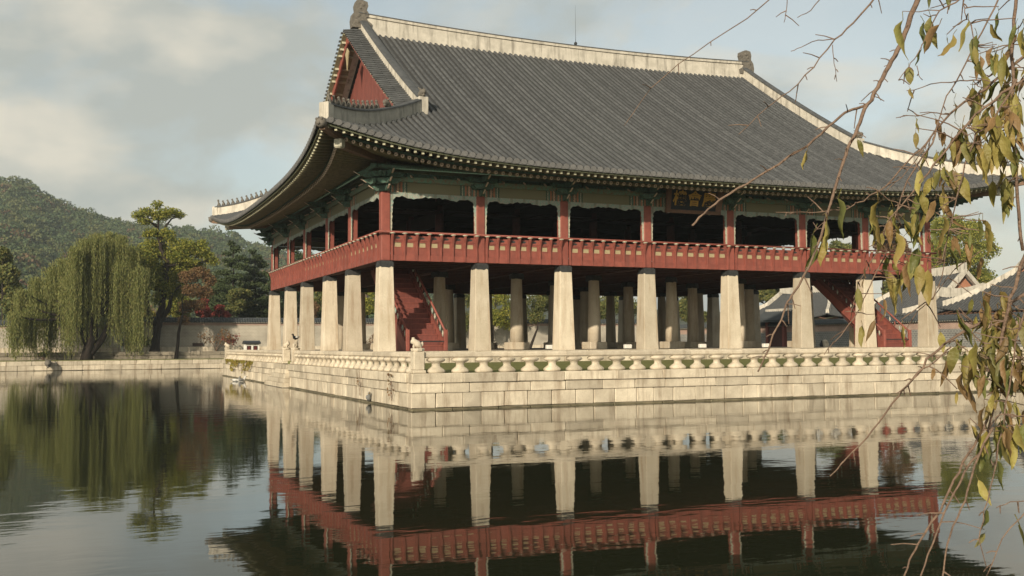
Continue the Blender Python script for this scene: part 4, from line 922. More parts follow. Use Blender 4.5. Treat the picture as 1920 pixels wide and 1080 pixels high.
def leaves(blobs, n, size, seed, shell=.55, droop=0.):
    """leaf quads spread through ellipsoid clumps"""
    r = np.random.default_rng(seed); vol = np.array([b[3]*b[4]*b[5] for b in blobs])**.75; cnt = np.maximum((n*vol/vol.sum()).astype(int), 8); Pts = []
    for b, c in zip(blobs, cnt):
        d = r.normal(size=(c, 3)); d /= np.linalg.norm(d, axis=1)[:, None]; rad = shell+(1-shell)*r.random(c)**.6; rad *= 1+.12*np.sin(d[:, 0]*7+b[0])*np.cos(d[:, 2]*6+b[1])
        Pts.append(np.array(b[:3])+d*rad[:, None]*np.array(b[3:6]))
    Q = np.concatenate(Pts); k = len(Q); u = r.normal(size=(k, 3)); u /= np.linalg.norm(u, axis=1)[:, None]; v = np.cross(u, r.normal(size=(k, 3))); v /= np.linalg.norm(v, axis=1)[:, None]
    s = size*(.6+.8*r.random(k))[:, None]; u *= s; v *= s*.62; V = np.stack([Q-u, Q-v*.9, Q+u, Q+v], 1).reshape(-1, 3); F = np.arange(4*k).reshape(-1, 4); return V, F
def limb(m, a, b, r0, r1, rng, bend=.12, n=5):
    a, b = Vector(a), Vector(b); L = (b-a).length; pts = []
    off = Vector((rng.uniform(-1, 1), rng.uniform(-1, 1), rng.uniform(-.3, .3)))*bend*L
    for k in range(n+1): t = k/n; pts.append(a.lerp(b, t)+off*math.sin(math.pi*t)+Vector((rng.uniform(-1, 1), rng.uniform(-1, 1), 0))*L*.015)
    m.tube(pts, [r0+(r1-r0)*k/n for k in range(n+1)], 7, cap=True)
def tree(name, label, base, blobs, kind, n, size, seed, trunk=None, r0=.3, group=None, shell=.5, cat='tree'):
    base = Vector(base); Tt = thing(name, label, cat, base, group); rng = random.Random(seed); m = MB()
    blobs = [tuple(b) for b in blobs]; top = max(blobs, key=lambda b: b[2]); trunk = trunk or [base, Vector((base.x+rng.uniform(-.3, .3), base.y, base.z+(top[2]-base.z)*.45)), Vector(top[:3])]
    trunk = [Vector(t) for t in trunk]; tp = []
    for i in range(len(trunk)-1):
        for k in range(4): tp.append(trunk[i].lerp(trunk[i+1], k/4)+Vector((rng.uniform(-1, 1), rng.uniform(-1, 1), 0))*r0*.18*(i+k > 0))
    tp.append(trunk[-1]); nn = len(tp); m.tube([tp[0]-Vector((0, 0, .2))]+tp, [r0*1.5]+[r0*(1.25 if k == 0 else 1)*(1-.85*k/(nn-1)) for k in range(nn)], 8)
    for b in blobs:
        c = Vector(b[:3]); k = min(range(nn), key=lambda i: (tp[i]-c).length+max(0, tp[i].z-c.z+.3)*3); rr0 = r0*(1-.85*k/(nn-1))*.55
        limb(m, tp[k], c, max(rr0, .05), .03, rng)
        for q in range(3): e = c+Vector((rng.uniform(-.7, .7)*b[3], rng.uniform(-.7, .7)*b[4], rng.uniform(-.1, .7)*b[5])); limb(m, tp[k].lerp(c, .65), e, max(rr0*.4, .03), .015, rng, n=3)
    m.build('trunk', BARK, Tt, True)
    k_ = .6 if size > .15 else 1; V, F = leaves(blobs, int(n/k_**2), size*k_, seed, shell); link('crown', npmesh('crown', V, F, LG[kind]), Tt); return Tt
def pb(px, py, Y, rx, rz, ry=None):
    """clump seen at pixel, lying at distance Y, radii given in photo pixels"""
    c = on(px, py, 1, Y); sc = (c-CAM).dot(fw)/FPX; return (c.x, c.y, c.z, rx*sc, (ry or rx)*sc, rz*sc)
# weeping willow: limbs, then hanging strands of leaves
def willow():
    base = on(162, 668, 1, 73.0); base.z = gz; Tt = thing('weeping_willow', 'weeping willow trailing yellow green strands over the far bank', 'tree', base); rng = random.Random(11); m = MB()
    heads = [(42, 548), (70, 525), (98, 505), (28, 590), (118, 490), (140, 468), (62, 575), (160, 452), (182, 443), (205, 440), (228, 446), (246, 466), (262, 505), (130, 520), (196, 486), (225, 496), (95, 560), (160, 505), (252, 545)]
    fork = Vector((base.x+.6, base.y, base.z+4.5)); m.tube([base-Vector((0, 0, .2)), base+Vector((.1, 0, 1)), base+Vector((.7, 0, 2.6)), fork, fork+Vector((.6, 0, 3))], [.75, .55, .48, .4, .22], 9)
    m.tube([base+Vector((.3, 0, .6)), base+Vector((1.5, .1, 2.2)), base+Vector((2.4, .1, 4.2)), base+Vector((2.6, 0, 6))], [.4, .36, .28, .14], 8)
    m.tube([base+Vector((.2, 0, 1.5)), base+Vector((-.6, .1, 3.6)), base+Vector((-1.9, .1, 5.4)), base+Vector((-3, 0, 6.5))], [.4, .34, .24, .12], 8)
    Vs = []; nst = 0; r = np.random.default_rng(3)
    for hx_, hy_ in heads:
        y = 73+rng.uniform(-3.4, 3.4); h = on(hx_, hy_, 1, y); s0 = fork if h.z > 7 else base+Vector((-1.2, 0, 4.6)) if h.x < base.x-2 else fork
        limb(m, s0, h, .2, .04, rng, .2, 6)
        for q in range(165):
            a = rng.uniform(0, 6.28); rad = abs(rng.gauss(0, 1))*.46+.06; st = h+Vector((math.cos(a)*rad*1.25, math.sin(a)*rad*1.3, -.28*rad*rad*.6+rng.uniform(-.25, .35)))
            ln = rng.uniform(1.2, 1)*rng.choice((2.4, 4.2, 6.2, 8.2))*rng.uniform(.8, 1.15)*(.8 if h.z < 5.5 else 1); ln = min(ln, st.z-gz-rng.uniform(.1, 2.6))
            if ln < .6: continue
            k = int(ln/.13); t = np.arange(k)/max(k-1, 1); dx = rng.uniform(-.3, .3); dy = rng.uniform(-.3, .3)
            Pp = np.stack([st.x+dx*t+r.normal(0, .05, k), st.y+dy*t+r.normal(0, .05, k), st.z-ln*t+r.normal(0, .04, k)], 1); Vs.append(Pp)
    m.build('trunk', BARK, Tt, True); Q = np.concatenate(Vs); k = len(Q); u = np.stack([r.normal(0, .035, k), r.normal(0, .035, k), -np.full(k, .12)-.05*r.random(k)], 1); a = r.random(k)*6.28; v = np.stack([np.cos(a), np.sin(a), r.normal(0, .2, k)], 1)*.030*(.7+.8*r.random(k))[:, None]
    V = np.stack([Q-u*.9, Q-v, Q+u, Q+v], 1).reshape(-1, 3); link('crown', npmesh('crown', V, np.arange(4*k).reshape(-1, 4), LG['willow']), Tt)
willow()
# pagoda tree
def P3(px, py, Y): return on(px, py, 1, Y)
Yp = 77
base = P3(290, 655, Yp); base.z = -.31
bl = [pb(295, 384, Yp, 12, 10), pb(275, 398, Yp, 20, 10), pb(318, 398, Yp, 24, 10), pb(338, 404, Yp, 12, 7), pb(258, 404, Yp, 13, 9), pb(300, 405, Yp, 22, 10), pb(272, 415, Yp, 16, 7), pb(285, 436, Yp, 15, 10), pb(312, 440, Yp, 18, 13), pb(275, 440, Yp, 9, 7), pb(318, 450, Yp, 10, 8),
      pb(345, 462, Yp, 28, 16), pb(372, 468, Yp, 22, 14), pb(388, 480, Yp, 16, 12), pb(330, 480, Yp, 26, 16), pb(352, 490, Yp, 24, 10), pb(275, 485, Yp, 22, 18), pb(290, 500, Yp, 20, 16), pb(265, 515, Yp, 18, 20), pb(285, 525, Yp, 22, 20), pb(310, 540, Yp, 18, 20), pb(325, 515, Yp, 14, 12), pb(295, 560, Yp, 14, 14), pb(380, 455, Yp, 12, 8), pb(300, 472, Yp+1.5, 26, 18), pb(335, 503, Yp+1.5, 32, 20), pb(268, 472, Yp+1, 20, 16), pb(365, 500, Yp+1, 22, 14), pb(302, 520, Yp+2, 40, 28), pb(258, 488, Yp+1, 18, 22), pb(262, 540, Yp+1, 18, 24), pb(330, 545, Yp+1.5, 26, 22), pb(290, 455, Yp+1, 22, 10), pb(400, 490, Yp, 14, 9)]
tree('pagoda_tree', 'tall old pagoda tree with dark forked trunk and flat yellow green crown', base, bl, 'pagoda', 34000, .12, 31, [base, P3(296, 615, Yp), P3(300, 590, Yp), P3(312, 530, Yp), P3(312, 490, Yp), P3(300, 460, Yp), P3(295, 430, Yp), P3(296, 395, Yp)], .5, shell=.05)
m = MB()
for pts, r0, r1 in (([(290, 612), (280, 590), (274, 560), (280, 540), (292, 510)], .36, .14), ([(302, 600), (318, 575), (322, 548), (340, 535)], .34, .10), ([(312, 492), (330, 482), (352, 480), (378, 470)], .22, .06), ([(300, 455), (310, 425), (322, 410), (340, 405)], .16, .05), ([(294, 425), (280, 415), (262, 405)], .14, .04)):
    q = [P3(a, b, Yp) for a, b in pts]; m.tube(q, [r0+(r1-r0)*k/(len(q)-1) for k in range(len(q))], 8)
o = m.build('bough', BARK, bpy.data.objects['pagoda_tree'], True)
b3 = P3(330, 665, 74.0); b3.z = gz
tree('young_tree', 'slender leaning young tree with brown autumn leaves on the far bank', b3, [pb(352, 520, 76, 18, 14), pb(375, 512, 76, 20, 13), pb(392, 525, 76, 14, 12), pb(362, 545, 76, 22, 14), pb(385, 548, 76, 16, 14), pb(350, 575, 76, 16, 14), pb(372, 572, 76, 15, 12), pb(345, 600, 75, 12, 10)], 'brown', 9000, .10, 5, [b3, P3(337, 610, 74.3), P3(343, 590, 74.5), P3(341, 560, 75), P3(362, 535, 76)], .2, shell=.2)
def bush(px, Y, w, h, kind, n, label, seed, z0=None, name='shrub', size=.11):
    b = P3(px, 650, Y); b.z = z0 if z0 is not None else -.31; rng = random.Random(seed); D = thing(name, label, 'shrub', b); m = MB(); bl = []
    for k in range(9):
        e = b+Vector((rng.uniform(-.5, .5)*w, rng.uniform(-.4, .4)*w, rng.uniform(.55, 1)*h)); limb(m, b, e, .035, .012, rng, .15, 4); bl.append((e.x, e.y, e.z-.12*h, w*.22, w*.2, h*.26))
    m.build('stem', TWIG, D); V, F = leaves(bl, n, size, seed, .1); link('foliage', npmesh('foliage', V, F, LG[kind]), D)
bush(405, 76.3, 3.2, 2.9, 'brown', 420, 'sparse pinkish brown shrub before the pale wall near the terrace corner', 41)
bush(428, 77, 2.0, 2.0, 'red', 260, 'thin reddish shrub standing beside the pale brown shrub', 42)
bush(258, 76, 2.6, 2.0, 'green', 700, 'dark green shrub at the foot of the pagoda tree', 43)
bush(82, 71.5, .9, .9, 'green', 300, 'small bright green bush above the dragon spout', 44, gz+.05)
bush(700, 76, 2.0, 2.0, 'brown', 300, 'sparse brown shrub before the wall seen past the corner pillar', 45)
# trees behind the wall
def T2(name, label, px, ptop, Y, kind, w, seed, n=2600, size=.32, group='trees behind the brick wall', pbot=592, r0=.25):
    b = P3(px, 640, Y); b.z = gz if Y > 120 else -.31; rng = random.Random(seed); bl = []
    H = pbot-ptop
    for k in range(9):
        f = rng.random(); bl.append(pb(px+rng.uniform(-.62, .62)*w*(1-.45*f), pbot-H*(.12+.78*f), Y+rng.uniform(-2, 2), w*rng.uniform(.3, .48), max(H*.13, w*.2)*rng.uniform(.9, 1.3)))
    bl.append(pb(px, ptop+H*.1, Y, w*.3, H*.1)); tree(name, label, b, bl, kind, n, size, seed, None, r0, group, .35)
def conifer(label, px, ptop, Y, w, seed, kind='pine', group='trees behind the brick wall', n=3600):
    b = P3(px, 640, Y); b.z = -.31; top = P3(px, ptop, Y); rng = random.Random(seed); bl = []; H = top.z-b.z; sc = (b-CAM).dot(fw)/FPX; W_ = w*sc
    for k in range(26):
        f = .18+.8*k/25; a = k*2.4; rad = W_*(1-f)**.62*.95+.35; bl.append((b.x+math.cos(a)*rad*.75, b.y+math.sin(a)*rad*.75, b.z+H*f+rng.uniform(-.2, .2), rad*.62+.25, rad*.62+.25, .38+.2*rng.random()))
    tree('pine_tree', label, b, bl, kind, int(n*1.6), .24, seed, [b, Vector((b.x, b.y, b.z+H*.5)), top], .28, group, .1)
conifer('tall dark pine with layered boughs just left of the pavilion eave', 437, 452, 98, 44, 61)
conifer('dark pine crowding the far red railing corner', 478, 470, 101, 40, 62)
conifer('dark pine rising behind the reddish maple', 408, 520, 104, 34, 63, n=2200)
conifer('narrow dark pine seen beyond the first flank pillars', 560, 470, 104, 50, 64)
conifer('broad dark pine seen beyond the flank pillars', 640, 460, 108, 50, 65)
conifer('dark pine seen over the wall below the flank railing', 520, 500, 96, 40, 66, n=2600)
T2('maple_tree', 'bright red maple glowing above the brick wall', 383, 560, 90, 'red', 22, 71, 1500, .2, pbot=598)
T2('maple_tree', 'dull crimson maple above the wall beside the bright red maple', 415, 572, 92, 'red', 22, 72, 1200, .2, pbot=598)
T2('broadleaf_tree', 'olive tree with pale trunk above the wall near the pines', 450, 540, 94, 'green', 34, 73, 2400, .22, pbot=596)
T2('broadleaf_tree', 'yellow green tree over the wall behind the pagoda tree', 330, 560, 90, 'pagoda', 45, 74, 2200, .24, pbot=600)
T2('broadleaf_tree', 'golden tree low over the wall beside the pagoda trunk', 270, 575, 88, 'yellow', 30, 75, 1400, .22, pbot=602)
T2('broadleaf_tree', 'dark tree at the far left end of the wall behind the willow', 5, 462, 92, 'green', 46, 76, 3800, .3, pbot=600)
T2('broadleaf_tree', 'dark green tree filling the gap behind the willow strands', 75, 545, 90, 'green', 50, 77, 2600, .3, pbot=606)
T2('broadleaf_tree', 'green tree low behind the willow and the tile capped wall', 200, 540, 92, 'green', 60, 78, 2600, .3, pbot=604)
T2('broadleaf_tree', 'green tree over the wall seen between flank pillars', 600, 545, 92, 'green', 40, 79, 2400, .24, pbot=600)
T2('broadleaf_tree', 'leafy tree over the wall just left of the corner pillar', 690, 540, 90, 'pagoda', 40, 80, 2400, .24, pbot=600)
T2('maple_tree', 'orange brown maple between the second and third flank pillars', 590, 565, 88, 'brown', 16, 81, 800, .2, pbot=600)
# trees before the wall, framed by the pillars
def T3(label, px, ptop, pbot, Y, kind, w, seed, trunk, n=3200, r0=.22, size=.17):
    b = P3(trunk[0][0], 655, Y); b.z = -.31; rng = random.Random(seed); bl = []; H = pbot-ptop
    for k in range(12): f = rng.random(); bl.append(pb(px+rng.uniform(-.7, .7)*w, pbot-H*(.1+.85*f), Y+rng.uniform(-1, 1), w*.38, H*.17))
    tree('bank_tree', label, b, bl, kind, n, size, seed, [b]+[P3(a, c, Y) for a, c in trunk[1:]], r0, 'trees on the far bank under the pavilion', .25)
T3('yellow green tree on the far bank framed by the second pillar', 930, 535, 628, 76.5, 'pagoda', 36, 91, [(922, 655), (925, 610), (930, 560)])
T3('leaning green tree on the far bank framed by the third pillar', 1005, 535, 612, 76.5, 'green', 38, 92, [(993, 655), (1008, 615), (1012, 560)])
T3('dark green tree on the far bank beside the red stair', 868, 535, 620, 77, 'green', 26, 93, [(866, 655), (866, 610), (868, 560)], 2200)
T2('broadleaf_tree', 'green tree over the wall framed by the middle pillars', 1150, 545, 96, 'green', 70, 94, 3200, .26, pbot=612)
T2('broadleaf_tree', 'green tree beyond the wall under the pavilion signboard', 1290, 545, 100, 'green', 50, 95, 2600, .26, pbot=610)
# trees among and behind the palace halls
def T4(label, px, ptop, pbot, Y, kind, w, seed, n=6000, size=.3, k_=16):
    b = P3(px, 640, Y); b.z = gz; rng = random.Random(seed); bl = []; H = pbot-ptop
    for k in range(k_):
        f = rng.random(); ww = w*math.sqrt(max(.15, 1-(2*f-.85)**2)); bl.append(pb(px+rng.uniform(-.72, .72)*ww, pbot-H*(.06+.86*f), Y+rng.uniform(-3, 3), w*rng.uniform(.22, .34), H*.12))
    tree('broadleaf_tree', label, b, bl, kind, n, size, seed, None, .4, 'trees among the palace halls', .3)
T4('large round yellow green tree rising behind the tall palace hall', 1795, 392, 545, 66, 'pagoda', 92, 101, 11000, .26, 26)
T4('brownish tree seen through the upper storey near its end', 1660, 418, 520, 80, 'brown', 52, 102, 5600)
T4('green tree seen low through the upper storey openings', 1570, 418, 530, 84, 'green', 60, 103, 6500)
T4('green tree standing behind the long tiled hall', 1445, 520, 570, 84, 'green', 60, 104, 3600)
T4('dark green tree seen low behind the last stone pillar', 1690, 480, 560, 78, 'green', 46, 105, 3000)
# ================================================================== HILL
prof = [(-500, 380), (-250, 350), (-60, 338), (0, 337), (30, 334), (60, 343), (85, 360), (105, 373), (130, 382), (160, 394), (200, 407), (240, 413), (330, 422), (400, 430), (450, 442), (510, 466), (600, 482), (720, 505), (950, 540), (1250, 560), (1700, 575), (2300, 590)]
RID = 640.
rp = [on(a, b+19, 1, RID) for a, b in prof]; rx_ = np.array([p.x for p in rp]); rz_ = np.array([p.z for p in rp])
def hz(x, y):
    f = np.clip((y-230)/(RID-230), 0, 1.35); xx = CAM.x+(x-CAM.x)*(RID-CAM.y)/(y-CAM.y); h = np.interp(xx, rx_, rz_)
    s = np.where(f <= 1, f**1.15, 1-(f-1)*1.3); return gz-.6+(h+1.2)*s*.985-np.where(f <= 1, 6*np.sin(f*math.pi)*(1+np.sin(xx*.05+f*5)), 0)*.6
nx, ny = 120, 50; GX_, GY_ = np.meshgrid(np.linspace(-330, 900, nx), np.linspace(200, 780, ny)); GZ_ = hz(GX_, GY_); V = np.stack([GX_, GY_, GZ_], -1).reshape(-1, 3)
F = [(j*nx+i, j*nx+i+1, (j+1)*nx+i+1, (j+1)*nx+i) for j in range(ny-1) for i in range(nx-1)]
tag(link('hill', npmesh('hill', V, F, mat('forest_floor', (.05, .055, .022), (.03, .035, .015), .05, .95, coords='World'))), 'long wooded hill behind the palace grounds', 'hill', kind='structure')
def forest():
    r = np.random.default_rng(17); N = 5200; y = 250+(RID+6-250)*r.random(N)**.75; ax = -.62+1.02*r.random(N); px = -160+1000*r.random(N); Pn = []
    d = np.array([list(ray(a, 640)) for a in px]); x = CAM.x+d[:, 0]/d[:, 1]*(y-CAM.y); z = hz(x, y); R_ = (2.6+2.4*r.random(N)); H_ = R_*(1.0+.5*r.random(N)); kind = r.random(N); ms = []
    Vg = [[], [], []]
    for gi_, (lo, hi) in enumerate(((0, .60), (.60, .93), (.93, 1))):
        idx = np.where((kind >= lo) & (kind < hi))[0]; K = 110; n = len(idx)
        dd = r.normal(size=(n, K, 3)); dd /= np.linalg.norm(dd, axis=2)[..., None]; dd[..., 2] = np.abs(dd[..., 2])*1.0-.15
        c = np.stack([x[idx], y[idx], z[idx]+H_[idx]*.8], 1)[:, None, :]; rad = np.stack([R_[idx], R_[idx], H_[idx]], 1)[:, None, :]
        Q = (c+dd*rad*(.75+.3*r.random((n, K, 1)))).reshape(-1, 3); k = len(Q); u = r.normal(size=(k, 3)); u /= np.linalg.norm(u, axis=1)[:, None]; v = np.cross(u, r.normal(size=(k, 3))); v /= np.linalg.norm(v, axis=1)[:, None]
        s = (.38+.45*r.random(k))[:, None]; V = np.stack([Q-u*s, Q-v*s*.8, Q+u*s, Q+v*s*.8], 1).reshape(-1, 3); Vg[gi_] = (V, np.arange(4*k).reshape(-1, 4))
    mts = [leafmat('hill_green', [(.046, .076, .034), (.068, .098, .040), (.088, .112, .046)], .15), leafmat('hill_olive', [(.08, .10, .038), (.11, .122, .046), (.105, .11, .044)], .15), leafmat('hill_rust', [(.13, .07, .035), (.10, .065, .035), (.15, .10, .045)], .15)]
    root = None
    for (V, F), mt, nm in zip(Vg, mts, ('forest_evergreen', 'forest_olive', 'forest_rust')):
        tag(link(nm, npmesh(nm, V, F, mt)), {'forest_evergreen': 'dense dark green forest covering the hillside', 'forest_olive': 'olive green trees scattered through the hillside forest', 'forest_rust': 'rust coloured autumn trees dotted over the hillside forest'}[nm], 'forest', kind='stuff')
forest()
# ================================================================== BIRDS, IVY
def bird(name, c, d, s, mats, label, cat, group=None, swim=False):
    """one continuous body from tail to beak plus legs or folded wings as parts"""
    c = Vector(c); d = Vector((*d, 0)).normalized(); n = Vector((-d.y, d.x, 0)); B = thing(name, label, cat, c, group)
    def q(a, z, b=0): return c+(d*a+n*b+Vector((0, 0, z)))*s
    m = MB(); m.tube([q(-.62, .30), q(-.42, .27), (q(-.25, .22)), q(0, .2), q(.2, .25), q(.29, .38), q(.33, .50), q(.40, .55), q(.46, .54)], [v*s for v in (.02, .06, .14, .19, .15, .085, .085, .075, .03)], 8); m.build('body', mats[0], B, True)
    for b in (-1, 1): m = MB(); m.ell(q(-.1, .27, .14*b), (.26*s, .26*s*.25+.02, .12*s), 8, 5, 0, Matrix((d, n, Vector((0, 0, 1)))).transposed()); m.build('wing', mats[1], B, True)
    m = MB(); m.tube([q(.45, .54), q(.58, .50)], [.035*s, .012*s], 5); m.build('beak', mats[2], B)
    if not swim:
        for b in (-.06, .06): MB().tube([q(.02, .06, b), q(.03, -.0, b)], .015*s, 4).build('leg', IRON, B)
    return B
WF = mat('white_feather', (.62, .60, .55), rough=.8); GF = mat('grey_feather', (.20, .20, .19), rough=.8); BF = mat('black_feather', (.015, .015, .018), rough=.5); YB = mat('beak_yellow', (.4, .25, .06), rough=.5)
p = on(443, 716, 0, EX-1.1); bird('duck', (p.x, p.y, WZ-.09), (.7, -.5), .75, (GF, WF, YB), 'grey and white duck swimming close to the terrace steps', 'duck', swim=True)
p = on(453, 717, 0, EX-.8); bird('duck', (p.x, p.y, WZ-.09), (.9, .2), .8, (WF, GF, YB), 'mostly white duck beside the grey duck near the terrace steps', 'duck', swim=True)
p = on(672, 748, 0, EX-.5); bird('heron', (EX-.02, p.y, -2.098), (-.3, -1), .7, (GF, GF, YB), 'small grey bird on the waterline ledge of the terrace flank', 'bird')
bird('magpie', (PX, 12.75, CZ+.96+.45), (-.8, -.6), .62, (BF, WF, BF), 'black and white magpie perched on a stone guardian beside the landing steps', 'bird')
def ivy(y0, y1, z0, z1, n, label, seed, kind):
    r = np.random.default_rng(seed); Q = np.stack([np.full(n, EX-.10)-.07*r.random(n), y0+(y1-y0)*r.random(n), z1-(z1-z0)*r.random(n)**1.8], 1); c = (y0+y1)/2; keep = (np.sin(Q[:, 1]*2.3+seed)+np.sin(Q[:, 1]*.9+2)+1.2*np.cos(Q[:, 2]*7+Q[:, 1]) > -1.1+2.6*(z1-Q[:, 2])/(z1-z0)); Q = Q[keep]; k = len(Q)
    u = np.stack([r.normal(0, .3, k), r.normal(0, 1, k), r.normal(-.4, .6, k)], 1); u /= np.linalg.norm(u, axis=1)[:, None]; v = np.cross(u, np.array([1, .2, .3])); s = ((.09 if n > 100 else .035)+.05*r.random(k))[:, None]
    V = np.stack([Q-u*s, Q-v*s*.8, Q+u*s, Q+v*s*.8], 1).reshape(-1, 3); D = thing('wall_ivy', label, 'ivy', (EX-.1, c, z0)); link('foliage', npmesh('foliage', V, np.arange(4*k).reshape(-1, 4), LG[kind]), D)
    m = MB(); rng = random.Random(seed)
    for q in range(5): y = rng.uniform(y0*.7+y1*.3, y0*.3+y1*.7); m.tube([(EX-.06, y, z1+.05), (EX-.075, y+rng.uniform(-.3, .3), (z0+z1)/2), (EX-.07, y+rng.uniform(-.5, .5), z0)], .007, 4)
    m.build('stem', TWIG, D)
ivy(25, 38, -1.7, -.80, 620, 'yellow orange ivy trailing over the terrace coping near the far corner post', 3, 'yellow')
ivy(-3.4, -2.8, -1.9, -.85, 34, 'thin rust brown creeper on the terrace flank midway', 4, 'brown')
ivy(-8.6, -7.8, -1.9, -.85, 40, 'rust brown creeper on the terrace flank near the corner guardian', 6, 'brown')

# ================================================================== FOREGROUND TREE
def fore():
    base = CAM+rt*4.2+fw*3.0; base.z = gz; Tt = thing('cherry_tree', 'cherry tree leaning over the pond with drooping twigs and withering leaves', 'tree', base); rng = random.Random(77)
    LEAVES = []; BP = []; EXTRA = MB()
    cols = [[(.17, .17, .045), (.21, .165, .055)], [(.25, .21, .055), (.25, .16, .06)], [(.24, .145, .065), (.19, .13, .05)], [(.115, .135, .038), (.18, .16, .05)], [(.29, .255, .065), (.23, .17, .06)]]
    LM = []
    for i, (a, b) in enumerate(cols):
        mt = mat('cherry_leaf_%s' % 'abcde'[i], a, b, 9, .5, .25, 60, trans=.28, spec=.35, rnd=.22, coords='Object', stretch=(1, 1, 1)); LM.append(mt)
    def leaf_mesh(k):
        """folded, curled leaf: midrib, two blades with serrate outline, 0.1 m long, hanging along -Z, short stalk"""
        rg = random.Random(k); n = 7; L = .1; m = MB(); mid = []; le = []; re = []; curl = rg.uniform(-.7, 1.3); fold = rg.uniform(.15, 1.05); tw = rg.uniform(-1.0, 1.0)
        for i in range(n+1):
            t = i/n; w = L*.215*(math.sin(math.pi*min(1, t**.8))**.85)*(1-.25*t)+.0006; w *= 1+rg.uniform(-.06, .06); y = -curl*L*.35*t*t+L*.035*math.sin(t*9+k); z = -L*t; a = tw*t
            mid.append((0, y, z)); 
            for lst, sg in ((le, -1), (re, 1)): lst.append((sg*w*math.cos(fold)*math.cos(a), y+w*math.sin(fold)*(1 if sg > 0 else rg.uniform(.4, 1.1))+sg*w*math.sin(a)*.6+rg.uniform(-.0025, .0025), z+rg.uniform(-.002, .002)))
        vs = mid+le+re; N = n+1; fs = []
        for i in range(n): fs.append((i, i+1, N+i+1, N+i)); fs.append((2*N+i, 2*N+i+1, i+1, i))
        m.add(vs, fs); m.tube([(0, 0, 0), (0, .003, .012), (.002, .006, .022)], .0011, 3); me = m.mesh('leaf', LM[k % 5], True); return me
    LMESH = [leaf_mesh(k) for k in range(20)]
    def hang(p, size, k=None):
        k = rng.randrange(20) if k is None else k
        more_ = len(LEAVES) >= 290
        b = min(BP, key=lambda v: (v-p).length+max(0, p.z-v.z)*.6); d = (b-p).length
        if d > .10: p = b+(p-b)*(.10/d)*rng.uniform(.5, 1); d = (b-p).length
        if d > .028:
            m = MB(); mid = b.lerp(p, .55)+Vector((0, 0, .10*d)); m.tube([b, b.lerp(mid, .5)+Vector((0, 0, .03*d)), mid, p+Vector((0, 0, .024))*(size/.1)], [.0015, .0013, .0011, .0009], 4); m.build('twig', TWIG, Tt)
        eu = Euler((rng.gauss(0, .2), rng.gauss(0, .2), rng.uniform(0, 6.28))); sc3 = (size/.1*rng.uniform(.85, 1.1), size/.1, size/.1)
        if more_:
            M4 = Matrix.Translation(p) @ eu.to_matrix().to_4x4() @ Matrix.Diagonal((*sc3, 1)); EXTRA.add([M4@v.co for v in LMESH[k].vertices], [tuple(f.vertices) for f in LMESH[k].polygons], k % 5); return
        o = link('leaf', LMESH[k], Tt, p, eu, sc3); LEAVES.append(o)
    def br(pts, r0, r1, dep, twig=.5, lead=None):
        """branch along photo pixels at a depth from the eye; spur twigs along it"""
        d = dep if hasattr(dep, '__len__') else (dep, dep); n = len(pts); q = [at(a, b, d[0]+(d[1]-d[0])*i/(n-1)) for i, (a, b) in enumerate(pts)]; full = []
        for i in range(n-1):
            for k in range(3): full.append(q[i].lerp(q[i+1], k/3)+Vector((rng.gauss(0, 1), rng.gauss(0, 1), rng.gauss(0, 1)))*.0011)
        full.append(q[-1])
        if lead: full = [Vector(v) for v in lead]+full
        r0 *= .62; r1 = max(r1*.8, .0008); N = len(full); BP.extend(full[2:]); m = MB(); m.tube(full, [r0+(r1-r0)*(k/(N-1))**.8 for k in range(N)], 6); m.build('twig' if r0 < .006 else 'branch', TWIG, Tt, True)
        for k in range(2, N-1):
            if rng.random() < twig:
                a = full[k]; dr = (full[k]-full[k-1]).normalized(); o = dr.cross(Vector((rng.gauss(0, 1), rng.gauss(0, 1), rng.gauss(0, 1)))).normalized(); L = rng.choice((.012, .018, .03, .05)); m = MB(); e = a+(o*.8+dr*.5)*L
                m.tube([a, a.lerp(e, .5)+Vector((0, 0, .002)), e], [.0015, .0012, .0009], 4); m.build('spur', TWIG, Tt)
        return full
    # trunk and boughs standing on the near bank outside the view
    hub = base+Vector((0, 0, 2.2)); m = MB(); m.tube([base-Vector((0, 0, .3)), base+Vector((0, 0, .1)), base+Vector((-.05, .03, 1.0)), hub, hub+Vector((-.25, .1, 1.1)), hub+Vector((-.5, .1, 2.2))], [.26, .2, .16, .13, .09, .05], 10); m.build('trunk', BARK, Tt, True)
    top = hub+Vector((-.35, .1, 1.5)); midb = hub+Vector((-.1, .05, .45)); low = hub+Vector((0, 0, -.2))
    br([(1724, -10), (1700, 50), (1683, 95), (1665, 125), (1650, 155), (1637, 180), (1622, 205), (1608, 240), (1595, 268), (1582, 300), (1566, 350), (1550, 400), (1540, 442), (1517, 500), (1485, 555), (1475, 572), (1440, 655), (1421, 697)], .0105, .002, (2.3, 2.1), .55, [top, at(1850, -160, 2.45)])
    br([(1626, 195), (1598, 206), (1575, 217), (1540, 250), (1500, 282), (1440, 320), (1400, 345), (1350, 375), (1320, 400), (1298, 423)], .0052, .003, (2.27, 2.15), .2)
    br([(1645, -10), (1600, 45), (1565, 75), (1525, 125), (1480, 170), (1440, 200), (1385, 252)], .0048, .001, (2.5, 2.4), .5, [top, at(1750, -150, 2.5)])
    br([(1455, -10), (1400, 35), (1300, 100), (1220, 165), (1170, 236)], .0028, .0008, (2.6, 2.5), .4, [top, at(1600, -160, 2.6)])
    br([(1545, -10), (1520, 20), (1495, 33)], .0025, .0008, 2.5, .3, [at(1640, -150, 2.5)]); br([(1478, -10), (1474, 20), (1470, 42)], .002, .0008, 2.5, .3, [at(1500, -120, 2.5)])
